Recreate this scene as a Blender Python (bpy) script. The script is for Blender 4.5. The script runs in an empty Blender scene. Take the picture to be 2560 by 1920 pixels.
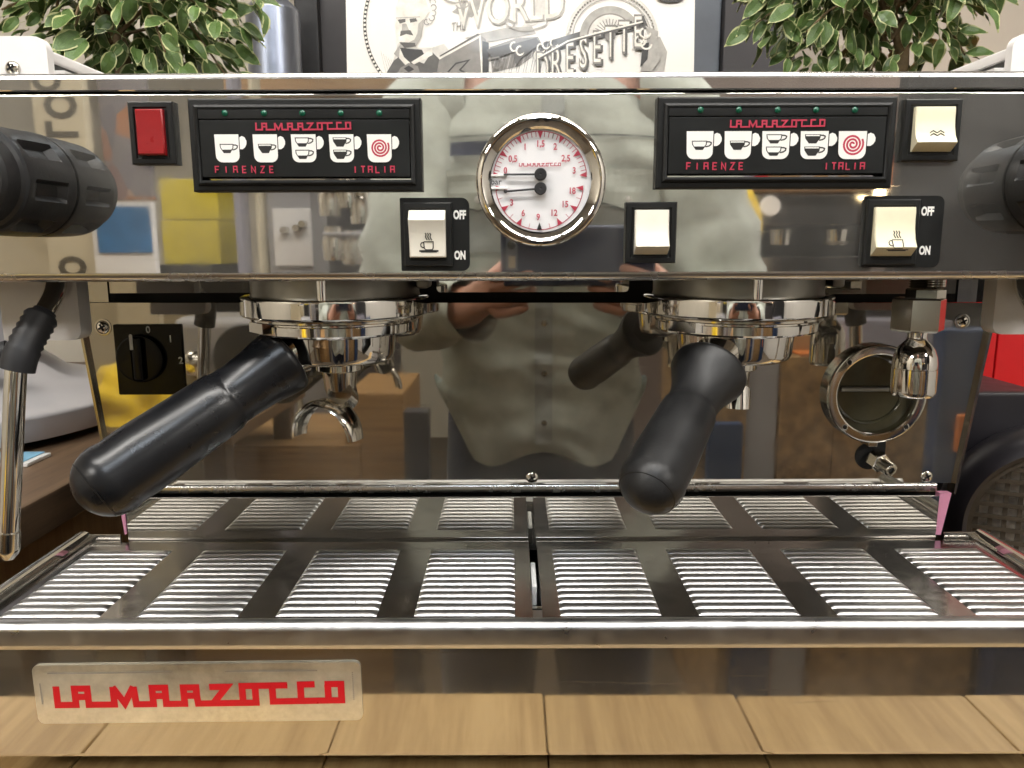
import bpy, bmesh, math, random
from mathutils import Vector, Matrix, noise
random.seed(7)
S = bpy.context.scene
COL = S.collection
R = math.radians
V = Vector
# ---------------------------------------------------------------- camera
PITCH, ROLL, FPX = 10.12, -0.16, 1950.0
CAMP = V((0.0, -0.43, 0.0))
CROT = Matrix.Rotation(R(90 - PITCH), 3, 'X') @ Matrix.Rotation(R(ROLL), 3, 'Z')
cam = bpy.data.cameras.new('camera')
cam.sensor_width = 36.0
cam.lens = 36.0 * FPX / 2560.0
cam.clip_start, cam.clip_end = 0.002, 60.0
cam.dof.use_dof = True
cam.dof.focus_distance = 0.55
cam.dof.aperture_fstop = 34.0
co = bpy.data.objects.new('camera', cam)
COL.objects.link(co)
co.matrix_world = Matrix.Translation(CAMP) @ CROT.to_4x4()
S.camera = co

# ---------------------------------------------------------------- world, colour, sampling
w = bpy.data.worlds.new('World')
S.world = w
w.use_nodes = True
w.node_tree.nodes['Background'].inputs[0].default_value = (0.9, 0.85, 0.78, 1)
w.node_tree.nodes['Background'].inputs[1].default_value = 0.02
S.view_settings.view_transform = 'Standard'
S.view_settings.look = 'None'
S.view_settings.exposure = -0.1
S.view_settings.gamma = 1.0
S.render.engine = 'CYCLES'
S.cycles.use_denoising = True
S.cycles.max_bounces = 9
S.cycles.diffuse_bounces = 3
S.cycles.glossy_bounces = 6
S.cycles.transmission_bounces = 4
S.cycles.sample_clamp_indirect = 6.0
S.cycles.caustics_reflective = False
S.cycles.caustics_refractive = False


def F(u, v, y=0.0):
    """where the sight line of a point of the picture meets the upright plane y"""
    d = CROT @ V(((u - 1280) / FPX, -(v - 960) / FPX, -1.0))
    return CAMP + d * ((y - CAMP.y) / d.y)


def FZ(u, v, z):
    d = CROT @ V(((u - 1280) / FPX, -(v - 960) / FPX, -1.0))
    return CAMP + d * ((z - CAMP.z) / d.z)


# ---------------------------------------------------------------- materials
def nt(name):
    m = bpy.data.materials.new(name)
    m.use_nodes = True
    t = m.node_tree
    return m, t, t.nodes['Principled BSDF']


def nd(t, typ, **kw):
    n = t.nodes.new(typ)
    for k, v in kw.items():
        if k in n.inputs.keys():
            n.inputs[k].default_value = v
        else:
            setattr(n, k, v)
    return n


def ramp(t, stops):
    n = t.nodes.new('ShaderNodeValToRGB')
    e = n.color_ramp.elements
    while len(e) < len(stops):
        e.new(0.5)
    for i, (p, c) in enumerate(stops):
        e[i].position = p
        e[i].color = (c[0], c[1], c[2], 1) if isinstance(c, (tuple, list)) else (c, c, c, 1)
    return n


def coords(t, scale=(1, 1, 1), kind='Object'):
    tc = t.nodes.new('ShaderNodeTexCoord')
    mp = t.nodes.new('ShaderNodeMapping')
    mp.inputs['Scale'].default_value = scale
    t.links.new(tc.outputs[kind], mp.inputs['Vector'])
    return mp.outputs[0]


def plain(name, col, rough=0.5, metal=0.0, var=0.12, vscale=60.0, bump=0.0, bscale=400.0, coat=0.0, spec=0.5, rvar=0.1, sheen=0.0):
    m, t, b = nt(name)
    c = coords(t)
    n = nd(t, 'ShaderNodeTexNoise', Scale=vscale, Detail=5.0, Roughness=0.6)
    t.links.new(c, n.inputs['Vector'])
    lo = tuple(x * (1 - var) for x in col)
    hi = tuple(min(1, x * (1 + var)) for x in col)
    r = ramp(t, [(0.3, lo), (0.7, hi)])
    t.links.new(n.outputs[0], r.inputs[0])
    t.links.new(r.outputs[0], b.inputs['Base Color'])
    rr = ramp(t, [(0.3, max(0, rough - rvar * rough)), (0.7, min(1, rough + rvar * rough))])
    t.links.new(n.outputs[0], rr.inputs[0])
    t.links.new(rr.outputs[0], b.inputs['Roughness'])
    b.inputs['Metallic'].default_value = metal
    b.inputs['Specular IOR Level'].default_value = spec
    b.inputs['Coat Weight'].default_value = coat
    b.inputs['Coat Roughness'].default_value = 0.08
    if sheen:
        b.inputs['Sheen Weight'].default_value = sheen
    if bump:
        n2 = nd(t, 'ShaderNodeTexNoise', Scale=bscale, Detail=4.0)
        t.links.new(c, n2.inputs['Vector'])
        bp = nd(t, 'ShaderNodeBump', Strength=bump, Distance=0.001)
        t.links.new(n2.outputs[0], bp.inputs['Height'])
        t.links.new(bp.outputs[0], b.inputs['Normal'])
    return m


def steel(name, col, rough, smear=0.06, wavy=0.0, scratch=0.0, brushed=None, haze=0.0):
    """polished sheet: smears change the gloss, long waves bend the reflections, thin scratches"""
    m, t, b = nt(name)
    b.inputs['Metallic'].default_value = 1.0
    c = coords(t)
    n = nd(t, 'ShaderNodeTexNoise', Scale=14.0, Detail=6.0, Roughness=0.65)
    t.links.new(c, n.inputs['Vector'])
    n3 = nd(t, 'ShaderNodeTexNoise', Scale=110.0, Detail=3.0)
    t.links.new(c, n3.inputs['Vector'])
    mul = nd(t, 'ShaderNodeMath', operation='MULTIPLY')
    t.links.new(n.outputs[0], mul.inputs[0])
    t.links.new(n3.outputs[0], mul.inputs[1])
    rr = ramp(t, [(0.12, rough), (0.42, rough + smear)])
    t.links.new(mul.outputs[0], rr.inputs[0])
    last = rr.outputs[0]
    cr = ramp(t, [(0.25, tuple(x * 0.93 for x in col)), (0.75, tuple(min(1, x * 1.04) for x in col))])
    t.links.new(n.outputs[0], cr.inputs[0])
    colour = cr.outputs[0]
    if scratch:
        for k, sc in enumerate(((3, 40, 260), (9, 60, 420))):
            mp = coords(t, sc)
            v = nd(t, 'ShaderNodeTexNoise', Scale=1.0, Detail=3.0, Distortion=0.6)
            t.links.new(mp, v.inputs['Vector'])
            sr = ramp(t, [(0.66, 0.0), (0.74, scratch)])
            t.links.new(v.outputs[0], sr.inputs[0])
            ad = nd(t, 'ShaderNodeMath', operation='ADD')
            t.links.new(last, ad.inputs[0])
            t.links.new(sr.outputs[0], ad.inputs[1])
            last = ad.outputs[0]
    t.links.new(last, b.inputs['Roughness'])
    t.links.new(colour, b.inputs['Base Color'])
    nrm = None
    if wavy:
        n2 = nd(t, 'ShaderNodeTexNoise', Scale=9.0, Detail=1.5)
        t.links.new(c, n2.inputs['Vector'])
        bp = nd(t, 'ShaderNodeBump', Strength=wavy, Distance=0.001)
        t.links.new(n2.outputs[0], bp.inputs['Height'])
        nrm = bp
    if brushed:
        mp = coords(t, brushed)
        n4 = nd(t, 'ShaderNodeTexNoise', Scale=1.0, Detail=3.0)
        t.links.new(mp, n4.inputs['Vector'])
        bp2 = nd(t, 'ShaderNodeBump', Strength=0.05, Distance=0.0004)
        t.links.new(n4.outputs[0], bp2.inputs['Height'])
        if nrm:
            t.links.new(nrm.outputs[0], bp2.inputs['Normal'])
        nrm = bp2
    if nrm:
        t.links.new(nrm.outputs[0], b.inputs['Normal'])
    if haze:                                    # grease and fine wear: a share of the sheet mirrors softly
        b2 = t.nodes.new('ShaderNodeBsdfPrincipled')
        b2.inputs['Metallic'].default_value = 1.0
        b2.inputs['Roughness'].default_value = 0.55
        t.links.new(colour, b2.inputs['Base Color'])
        n5 = nd(t, 'ShaderNodeTexNoise', Scale=7.0, Detail=7.0, Roughness=0.7)
        t.links.new(c, n5.inputs['Vector'])
        hr_ = ramp(t, [(0.35, haze * 0.55), (0.7, min(1, haze * 1.7))])
        t.links.new(n5.outputs[0], hr_.inputs[0])
        mx = t.nodes.new('ShaderNodeMixShader')
        t.links.new(hr_.outputs[0], mx.inputs[0])
        t.links.new(b.outputs[0], mx.inputs[1])
        t.links.new(b2.outputs[0], mx.inputs[2])
        t.links.new(mx.outputs[0], t.nodes['Material Output'].inputs['Surface'])
    return m


def wood(name, dark, light, along='y', rough=0.5, scale=1.0, stain=0.0):
    m, t, b = nt(name)
    k = 1.6 * scale
    st = {'x': (k, 16 * k, 16 * k), 'y': (16 * k, k, 16 * k), 'z': (16 * k, 16 * k, k)}[along]
    tc = t.nodes.new('ShaderNodeTexCoord')
    oi = t.nodes.new('ShaderNodeObjectInfo')
    ad = nd(t, 'ShaderNodeVectorMath', operation='ADD')
    cx = t.nodes.new('ShaderNodeCombineXYZ')
    ml = nd(t, 'ShaderNodeMath', operation='MULTIPLY')
    ml.inputs[1].default_value = 7.0
    t.links.new(oi.outputs['Random'], ml.inputs[0])
    for i in range(3):
        t.links.new(ml.outputs[0], cx.inputs[i])
    t.links.new(tc.outputs['Object'], ad.inputs[0])
    t.links.new(cx.outputs[0], ad.inputs[1])
    mp = t.nodes.new('ShaderNodeMapping')
    mp.inputs['Scale'].default_value = st
    t.links.new(ad.outputs[0], mp.inputs[0])
    n = nd(t, 'ShaderNodeTexNoise', Scale=1.3, Detail=7.0, Roughness=0.62, Distortion=0.9)
    t.links.new(mp.outputs[0], n.inputs['Vector'])
    f = nd(t, 'ShaderNodeTexNoise', Scale=11.0, Detail=4.0, Roughness=0.7)
    t.links.new(mp.outputs[0], f.inputs['Vector'])
    mx = nd(t, 'ShaderNodeMath', operation='MULTIPLY_ADD')
    mx.inputs[1].default_value = 0.35
    t.links.new(f.outputs[0], mx.inputs[0])
    t.links.new(n.outputs[0], mx.inputs[2])
    mid = tuple((a + c) / 2 for a, c in zip(dark, light))
    r = ramp(t, [(0.42, dark), (0.62, mid), (0.86, light)])
    t.links.new(mx.outputs[0], r.inputs[0])
    if stain:                                   # round dark knots
        kp = t.nodes.new('ShaderNodeMapping')
        kp.inputs['Scale'].default_value = {'x': (5, 11, .01), 'y': (13, 6, .01), 'z': (11, 11, 5)}[along]
        t.links.new(ad.outputs[0], kp.inputs[0])
        kv = nd(t, 'ShaderNodeTexVoronoi', Scale=1.0)
        t.links.new(kp.outputs[0], kv.inputs['Vector'])
        kr = ramp(t, [(0.03, 0.30), (0.09, 0.75), (0.16, 1.0)])
        t.links.new(kv.outputs['Distance'], kr.inputs[0])
        km = nd(t, 'ShaderNodeMix', data_type='RGBA', blend_type='MULTIPLY')
        km.inputs[0].default_value = stain
        t.links.new(r.outputs[0], km.inputs[6])
        t.links.new(kr.outputs[0], km.inputs[7])
    hs = t.nodes.new('ShaderNodeHueSaturation')
    mr = nd(t, 'ShaderNodeMapRange')
    mr.inputs['To Min'].default_value = 0.93 if stain else 0.8
    mr.inputs['To Max'].default_value = 1.05 if stain else 1.15
    t.links.new(oi.outputs['Random'], mr.inputs['Value'])
    t.links.new(mr.outputs[0], hs.inputs['Value'])
    t.links.new(km.outputs[2] if stain else r.outputs[0], hs.inputs['Color'])
    t.links.new(hs.outputs[0], b.inputs['Base Color'])
    b.inputs['Roughness'].default_value = rough
    bp = nd(t, 'ShaderNodeBump', Strength=0.25, Distance=0.001)
    t.links.new(mx.outputs[0], bp.inputs['Height'])
    t.links.new(bp.outputs[0], b.inputs['Normal'])
    return m


def cloth(name, col, var=0.15, rough=0.9, weave=900.0):
    m = plain(name, col, rough, var=var, vscale=22.0, bump=0.35, bscale=weave, sheen=0.25, rvar=0.03)
    return m


def glow(name, col, strength):
    m, t, b = nt(name)
    b.inputs['Base Color'].default_value = (0.8, 0.8, 0.8, 1)
    b.inputs['Emission Color'].default_value = (*col, 1)
    b.inputs['Emission Strength'].default_value = strength
    return m


M = {}
M['fascia'] = steel('polished_fascia_steel', (0.66, 0.645, 0.61), 0.012, 0.035, wavy=0.03, scratch=0.05, haze=0.10)
M['splash'] = steel('polished_splash_steel', (0.50, 0.475, 0.42), 0.012, 0.04, wavy=0.02, scratch=0.04, haze=0.14)
M['lower'] = steel('worn_tray_steel', (0.62, 0.59, 0.53), 0.025, 0.06, wavy=0.02, scratch=0.12, haze=0.13)
M['tray'] = steel('grate_steel', (0.40, 0.39, 0.39), 0.10, 0.10, wavy=0.0, scratch=0.06)
M['slat'] = steel('worn_slat_steel', (0.52, 0.515, 0.51), 0.33, 0.02)
M['hoodedge'] = steel('satin_hood_edge', (0.72, 0.71, 0.69), 0.22, 0.08)
M['flange'] = steel('plain_flange_steel', (0.50, 0.46, 0.38), 0.14, 0.06)
M['lip'] = steel('lip_steel', (0.62, 0.615, 0.61), 0.27, 0.14, scratch=0.10)
M['chrome'] = steel('chrome', (0.78, 0.76, 0.72), 0.025, 0.07)
M['chrome_old'] = steel('dulled_chrome', (0.66, 0.63, 0.56), 0.06, 0.14)
M['cast'] = steel('cast_steel', (0.27, 0.26, 0.23), 0.30, 0.2)
M['satin'] = steel('satin_badge_metal', (0.93, 0.91, 0.82), 0.14, 0.03, scratch=0.02, haze=0.46)
M['nut'] = steel('dull_nut_metal', (0.54, 0.52, 0.47), 0.13, 0.06)
M['white'] = plain('white_powder_coat', (0.88, 0.85, 0.83), 0.38, var=0.02, bump=0.1, bscale=1500)
M['pink'] = plain('pink_paint', (0.90, 0.38, 0.56), 0.5, var=0.05)
M['rubber'] = plain('matt_black_rubber', (0.016, 0.016, 0.018), 0.5, var=0.3, vscale=40, bump=0.15, bscale=1200, rvar=0.25)
M['bakelite'] = plain('black_handle_plastic', (0.008, 0.0085, 0.010), 0.28, var=0.3, vscale=40, bump=0.03, bscale=900, rvar=0.07, spec=0.4)
M['bakelite_dull'] = plain('worn_black_handle_plastic', (0.012, 0.012, 0.0125), 0.42, var=0.4, vscale=60, bump=0.1, bscale=600, rvar=0.2, spec=0.35)
M['blackplastic'] = plain('black_switch_plastic', (0.010, 0.0105, 0.0105), 0.42, var=0.2, bump=0.06, bscale=2500, spec=0.3)
M['padface'] = plain('black_keypad_film', (0.009, 0.0098, 0.0098), 0.42, var=0.2, bump=0.08, bscale=3000, spec=0.28)
M['glossblack'] = plain('gloss_black_plate', (0.004, 0.004, 0.004), 0.2, var=0.1, spec=0.2)
M['black'] = plain('black_shadow_gap', (0.006, 0.006, 0.006), 0.8)
M['darkmetal'] = plain('dark_body_metal', (0.03, 0.03, 0.028), 0.6)
M['ivory'] = plain('aged_ivory_plastic', (0.80, 0.74, 0.54), 0.34, var=0.04, vscale=120)
M['ivorypale'] = plain('pale_ivory_plastic', (0.80, 0.76, 0.66), 0.34, var=0.03, vscale=120)
M['redlens'] = plain('red_lamp_plastic', (0.26, 0.006, 0.009), 0.3, var=0.08, vscale=200, bump=0.15, bscale=1800)
M['led'] = plain('green_led', (0.005, 0.09, 0.05), 0.15, var=0.1)
M['printwhite'] = plain('white_print', (0.84, 0.83, 0.79), 0.5, var=0.03)
M['printred'] = plain('red_print', (0.44, 0.030, 0.065), 0.5, var=0.08)
M['logored'] = plain('red_logo_enamel', (0.50, 0.006, 0.014), 0.3, var=0.06)
M['printblack'] = plain('black_print', (0.015, 0.014, 0.013), 0.5)
M['printgrey'] = plain('grey_print', (0.30, 0.28, 0.24), 0.5)
M['soilbrown'] = plain('coffee_brown', (0.02, 0.012, 0.008), 0.8)
M['dial'] = plain('white_dial', (0.80, 0.79, 0.80), 0.55, var=0.02)
M['sight'] = plain('dark_sight_glass', (0.085, 0.082, 0.052), 0.08, var=0.3, vscale=30, coat=0.4)
M['whiteplastic'] = plain('white_plastic', (0.85, 0.85, 0.83), 0.4)


m, t, b = nt('gauge_glass')
tr_ = t.nodes.new('ShaderNodeBsdfTransparent')
gl_ = nd(t, 'ShaderNodeBsdfGlossy', Roughness=0.03)
mx_ = t.nodes.new('ShaderNodeMixShader')
mx_.inputs[0].default_value = 0.022
t.links.new(tr_.outputs[0], mx_.inputs[1])
t.links.new(gl_.outputs[0], mx_.inputs[2])
t.links.new(mx_.outputs[0], t.nodes['Material Output'].inputs['Surface'])
M['glass'] = m


# ---------------------------------------------------------------- mesh building
class MB:
    def __init__(s):
        s.v, s.f, s.mi = [], [], []

    def add(s, vs, fs, mi=0):
        o = len(s.v)
        s.v += [tuple(p) for p in vs]
        s.f += [tuple(i + o for i in f) for f in fs]
        s.mi += [mi] * len(fs)
        return s

    def box(s, lo, hi, mi=0):
        x0, y0, z0 = lo
        x1, y1, z1 = hi
        return s.add([(x0, y0, z0), (x1, y0, z0), (x1, y1, z0), (x0, y1, z0), (x0, y0, z1), (x1, y0, z1), (x1, y1, z1), (x0, y1, z1)],
                     [(0, 3, 2, 1), (4, 5, 6, 7), (0, 1, 5, 4), (1, 2, 6, 5), (2, 3, 7, 6), (3, 0, 4, 7)], mi)

    def rbox(s, lo, hi, r=0.002, seg=2, mi=0, fn=None):
        bm = bmesh.new()
        bmesh.ops.create_cube(bm, size=1.0)
        for q in bm.verts:
            q.co = V([lo[i] + (q.co[i] + 0.5) * (hi[i] - lo[i]) for i in range(3)])
        bmesh.ops.bevel(bm, geom=list(bm.edges), offset=r, segments=seg, profile=0.5, affect='EDGES')
        return s.from_bm(bm, mi, fn)

    def from_bm(s, bm, mi=0, fn=None):
        bm.verts.index_update()
        s.add([(fn(q.co) if fn else q.co.copy()) for q in bm.verts], [[q.index for q in f.verts] for f in bm.faces], mi)
        bm.free()
        return s

    def prism(s, pts, dirv, mi=0, back=True):
        """polygon of 3-D points pushed along a vector"""
        n = len(pts)
        d = V(dirv)
        a = [V(p) for p in pts]
        vs = a + [p + d for p in a]
        fs = [tuple(range(n - 1, -1, -1)), tuple(range(n, 2 * n))]
        fs += [(i, (i + 1) % n, (i + 1) % n + n, i + n) for i in range(n)]
        return s.add(vs, fs, mi)

    def face(s, pts, mi=0):
        return s.add(pts, [tuple(range(len(pts)))], mi)

    def loft(s, rings, mi=0, cap=True, closed=False):
        n = len(rings[0])
        vs = [p for r in rings for p in r]
        fs = []
        m = len(rings)
        for i in range(m if closed else m - 1):
            a, b = i * n, ((i + 1) % m) * n
            for j in range(n):
                k = (j + 1) % n
                fs.append((a + j, a + k, b + k, b + j))
        if cap and not closed:
            fs.append(tuple(range(n - 1, -1, -1)))
            fs.append(tuple(range((m - 1) * n, m * n)))
        return s.add(vs, fs, mi)

    def tube(s, path, rad, n=20, mi=0, cap=True, sq=1.0):
        path = [V(p) for p in path]
        if not isinstance(rad, (list, tuple)):
            rad = [rad] * len(path)
        tg = []
        for i in range(len(path)):
            a = path[max(0, i - 1)]
            b = path[min(len(path) - 1, i + 1)]
            tg.append((b - a).normalized())
        up = V((0, 0, 1)) if abs(tg[0].z) < 0.9 else V((1, 0, 0))
        x = tg[0].cross(up).normalized()
        rings = []
        for p, t_, r in zip(path, tg, rad):
            x = (x - t_ * x.dot(t_)).normalized()
            y = t_.cross(x)
            rings.append([p + x * (math.cos(q) * r) + y * (math.sin(q) * r * sq) for q in [2 * math.pi * j / n for j in range(n)]])
        return s.loft(rings, mi, cap)

    def lathe(s, prof, at, axis=(0, 0, 1), n=48, mi=0, cap=True, start=0.0):
        """profile of (distance along axis, radius)"""
        ax = V(axis).normalized()
        up = V((0, 0, 1)) if abs(ax.z) < 0.9 else V((1, 0, 0))
        x = ax.cross(up).normalized()
        y = ax.cross(x)
        at = V(at)
        rings = [[at + ax * h + x * (math.cos(start + q) * r) + y * (math.sin(start + q) * r) for q in [2 * math.pi * j / n for j in range(n)]] for h, r in prof]
        return s.loft(rings, mi, cap)

    def ribbon(s, pts, wd, nrm, mi=0, closed=False):
        """flat mitred line through 3-D points that lie in the plane of normal nrm"""
        pts = [V(p) for p in pts]
        nrm = V(nrm).normalized()
        n = len(pts)
        L, Rr = [], []
        for i in range(n):
            if closed:
                a, b = pts[i - 1], pts[(i + 1) % n]
            else:
                a, b = pts[max(0, i - 1)], pts[min(n - 1, i + 1)]
            d1 = (pts[i] - a).normalized() if (pts[i] - a).length > 1e-9 else (b - pts[i]).normalized()
            d2 = (b - pts[i]).normalized() if (b - pts[i]).length > 1e-9 else d1
            n1, n2 = nrm.cross(d1), nrm.cross(d2)
            mm = n1 + n2
            mm = mm.normalized() if mm.length > 1e-6 else n1
            k = wd / 2 / max(0.35, mm.dot(n1))
            L.append(pts[i] + mm * k)
            Rr.append(pts[i] - mm * k)
        fs = []
        for i in range(n if closed else n - 1):
            j = (i + 1) % n
            fs.append((i, j, j + n, i + n))
        return s.add(L + Rr, fs, mi)

    def build(s, name, mats, parent=None, sharp=35, loc=None, smooth=True):
        me = bpy.data.meshes.new(name)
        me.from_pydata(s.v, [], s.f)
        if not isinstance(mats, (list, tuple)):
            mats = [mats]
        for m in mats:
            me.materials.append(m)
        me.polygons.foreach_set('material_index', s.mi)
        bm = bmesh.new()
        bm.from_mesh(me)
        bmesh.ops.recalc_face_normals(bm, faces=bm.faces)
        bm.to_mesh(me)
        bm.free()
        if smooth:
            me.shade_smooth()
            me.set_sharp_from_angle(angle=R(sharp))
        me.update()
        o = link(name, me, parent, loc)
        if smooth and name != 'leaf':
            wn = o.modifiers.new('flat_faces_first', 'WEIGHTED_NORMAL')
            wn.keep_sharp = True
            wn.weight = 90
        return o


def link(name, me, parent=None, loc=None):
    o = bpy.data.objects.new(name, me)
    COL.objects.link(o)
    if loc is not None:
        o.location = loc
    if parent is not None:
        o.parent = parent
        if parent.type == 'EMPTY':
            o.matrix_parent_inverse = Matrix.Translation(parent.location).inverted()
    return o


def thing(name, loc, label, cat, group=None):
    o = bpy.data.objects.new(name, None)
    COL.objects.link(o)
    o.location = loc
    o.empty_display_size = 0.02
    return tag(o, label, cat, group)


def tag(o, label, cat, group=None):
    o['label'] = label
    o['category'] = cat
    if group:
        o['group'] = group
    return o


def struct(o):
    o['kind'] = 'structure'
    return o


def rrect(x0, z0, x1, z1, r, n=5, rs=None):
    """rounded rectangle as (x, z) points; rs gives one radius per corner (bl, br, tr, tl)"""
    rs = rs or (r, r, r, r)
    out = []
    for (cx, cz, sx, sz, a0), q in zip(((x0, z0, 1, 1, 180), (x1, z0, -1, 1, 270), (x1, z1, -1, -1, 0), (x0, z1, 1, -1, 90)), rs):
        if q <= 0:
            out.append((cx, cz))
            continue
        for i in range(n + 1):
            a = R(a0 + 90 * i / n)
            out.append((cx + sx * q + q * math.cos(a), cz + sz * q + q * math.sin(a)))
    return out


def textmesh(body, size, bold=0.0, sx=1.0, align='CENTER', shear=0.0):
    cu = bpy.data.curves.new('lettering', 'FONT')
    cu.body = body
    cu.size = size
    cu.align_x = align
    cu.align_y = 'CENTER'
    cu.offset = bold
    cu.shear = shear
    cu.resolution_u = 3
    o = bpy.data.objects.new('lettering', cu)
    COL.objects.link(o)
    dg = bpy.context.evaluated_depsgraph_get()
    me = bpy.data.meshes.new_from_object(o.evaluated_get(dg))
    vs = [(q.co.x * sx, q.co.y) for q in me.vertices]
    fs = [tuple(p.vertices) for p in me.polygons]
    bpy.data.objects.remove(o)
    bpy.data.curves.remove(cu)
    bpy.data.meshes.remove(me)
    return vs, fs


class Flat:
    """flat print on an upright face: local (x right, z up) in metres at a 3-D origin"""
    def __init__(s, org, ax=(1, 0, 0), az=(0, 0, 1)):
        s.o, s.ax, s.az = V(org), V(ax), V(az)
        s.n = s.ax.cross(s.az)
        s.mb = MB()
        s.k = 0

    def p(s, x, z):
        return s.o + s.ax * x + s.az * z + s.n * (s.k * 0.000012)

    def line(s, pts, wd, mi=0, closed=False):
        s.mb.ribbon([s.p(*q) for q in pts], wd, s.n, mi, closed)
        s.k += 1

    def poly(s, pts, mi=0):
        s.mb.face([s.p(*q) for q in pts], mi)
        s.k += 1

    def text(s, body, x, z, size, mi=0, bold=0.0, sx=1.0, align='CENTER', shear=0.0, rot=0.0, flip=False):
        vs, fs = textmesh(body, size, bold, sx, align, shear)
        c, sn = math.cos(rot), math.sin(rot)
        s.mb.add([s.p(x + a * c - b * sn, z + a * sn + b * c) for a, b in vs], fs, mi)
        s.k += 1

    def build(s, name, mats, parent):
        return s.mb.build(name, mats, parent, smooth=False)


LOGO = [  # centre lines of the joined lettering, as measured on the badge
    [(210, 183), (210, 312), (325, 312), (325, 200), (406, 200), (406, 312), (568, 312), (568, 190)],
    [(325, 257), (406, 257)],
    [(566, 190), (634, 305), (698, 190)],
    [(698, 190), (706, 312), (815, 312), (815, 200), (896, 200), (896, 312), (1012, 312), (1012, 200), (1092, 200), (1092, 257), (1098, 312), (1464, 310), (1464, 195)],
    [(815, 257), (896, 257)], [(1012, 257), (1092, 257)],
    [(1176, 198), (1285, 198), (1195, 308)],
    [(1382, 310), (1382, 194), (1668, 192)],
    [(1572, 194), (1572, 303), (2005, 299), (2005, 187), (1903, 187)], [(1922, 190), (1922, 298)],
    [(1750, 300), (1750, 188), (1840, 187)]]


def logo(fl, x0, zc, width, wd, mi):
    k = width / 1835.0
    for ln in LOGO:
        fl.line([(x0 + (x - 190) * k, zc + (250 - y) * k) for x, y in ln], wd * k, mi)


STROKE = {'F': [[(0, 0), (0, 1), (.8, 1)], [(0, .5), (.7, .5)]], 'I': [[(.35, 0), (.35, 1)]],
          'R': [[(0, 0), (0, 1), (.75, 1), (.75, .5), (.85, 0)], [(0, .5), (.75, .5)]],
          'E': [[(.8, 1), (0, 1), (0, 0), (.8, 0)], [(0, .5), (.7, .5)]], 'N': [[(0, 0), (0, 1), (.8, 0), (.8, 1)]],
          'Z': [[(0, 1), (.8, 1), (0, 0), (.85, 0)]], 'T': [[(0, 1), (.9, 1)], [(.45, 1), (.45, 0)]],
          'A': [[(0, 0), (0, 1), (.8, 1), (.8, 0)], [(0, .5), (.8, .5)]], 'L': [[(0, 1), (0, 0), (.8, 0)]]}


def strokes(fl, word, x, z, h, step, wd, mi):
    for i, ch in enumerate(word):
        for ln in STROKE[ch]:
            fl.line([(x + i * step + a * h * 0.75, z + b * h) for a, b in ln], wd, mi)

# ================================================================ the room's large structure
FLOOR, CEIL = -1.15, 1.35
BZ = -0.347                                     # top of the bench the machine stands on
M['wall'] = plain('cream_wall', (0.60, 0.55, 0.46), 0.8, var=0.05, vscale=5)
M['wallpale'] = plain('pale_wall', (0.66, 0.63, 0.58), 0.8, var=0.04, vscale=5)
M['ceil'] = plain('ceiling_paint', (0.34, 0.33, 0.31), 0.85, var=0.05, vscale=4)
M['floor'] = plain('dark_floor', (0.10, 0.075, 0.05), 0.55, var=0.35, vscale=7)
M['lamp'] = glow('lamp_diffuser', (1.0, 0.965, 0.91), 50.0)
M['lampdim'] = glow('dim_lamp_diffuser', (1.0, 0.94, 0.86), 19.0)
M['lampcool'] = glow('cool_lamp_diffuser', (0.82, 0.91, 1.0), 60.0)
M['benchwood'] = wood('pale_bench_wood', (0.30, 0.175, 0.060), (0.55, 0.375, 0.165), 'y', 0.5, stain=0.8)
M['brownwood'] = wood('brown_wood', (0.075, 0.038, 0.016), (0.23, 0.13, 0.06), 'y', 0.5)
M['crate'] = wood('crate_wood', (0.20, 0.10, 0.035), (0.40, 0.24, 0.10), 'x', 0.6)
M['ply'] = wood('ply_wood', (0.22, 0.12, 0.05), (0.40, 0.25, 0.12), 'z', 0.6)
M['darkwood'] = wood('dark_counter_wood', (0.055, 0.033, 0.019), (0.19, 0.12, 0.07), 'y', 0.45)

X0, X1, Y0, Y1 = -2.3, 2.4, -4.2, 1.15
struct(MB().box((X0, Y0, FLOOR - .05), (X1, Y1, FLOOR)).build('floor', M['floor']))
struct(MB().box((X0, Y0, CEIL), (X1, Y1, CEIL + .05)).build('ceiling', M['ceil']))
struct(MB().box((X0, Y1, FLOOR), (X1, Y1 + .05, CEIL)).build('wall', M['wall']))
struct(MB().box((X0, Y0 - .05, FLOOR), (X1, Y0, CEIL)).build('wall', M['wall']))
struct(MB().box((X0 - .05, Y0, FLOOR), (X0, Y1, CEIL)).build('wall', M['wall']))
struct(MB().box((X1, Y0, FLOOR), (X1 + .05, Y1, CEIL)).build('wall', M['wallpale']))


def lamp(x, y, lx, ly, label, mk='lamp'):
    t = thing('ceiling_lamp', (x, y, CEIL), label, 'ceiling lamp', 'lamps on the ceiling')
    MB().rbox((x - lx / 2 - .02, y - ly / 2 - .02, CEIL - .03), (x + lx / 2 + .02, y + ly / 2 + .02, CEIL - .001), .004).build('housing', M['white'], t)
    MB().box((x - lx / 2, y - ly / 2, CEIL - .034), (x + lx / 2, y + ly / 2, CEIL - .029)).build('diffuser', M[mk], t)
    return t


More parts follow.
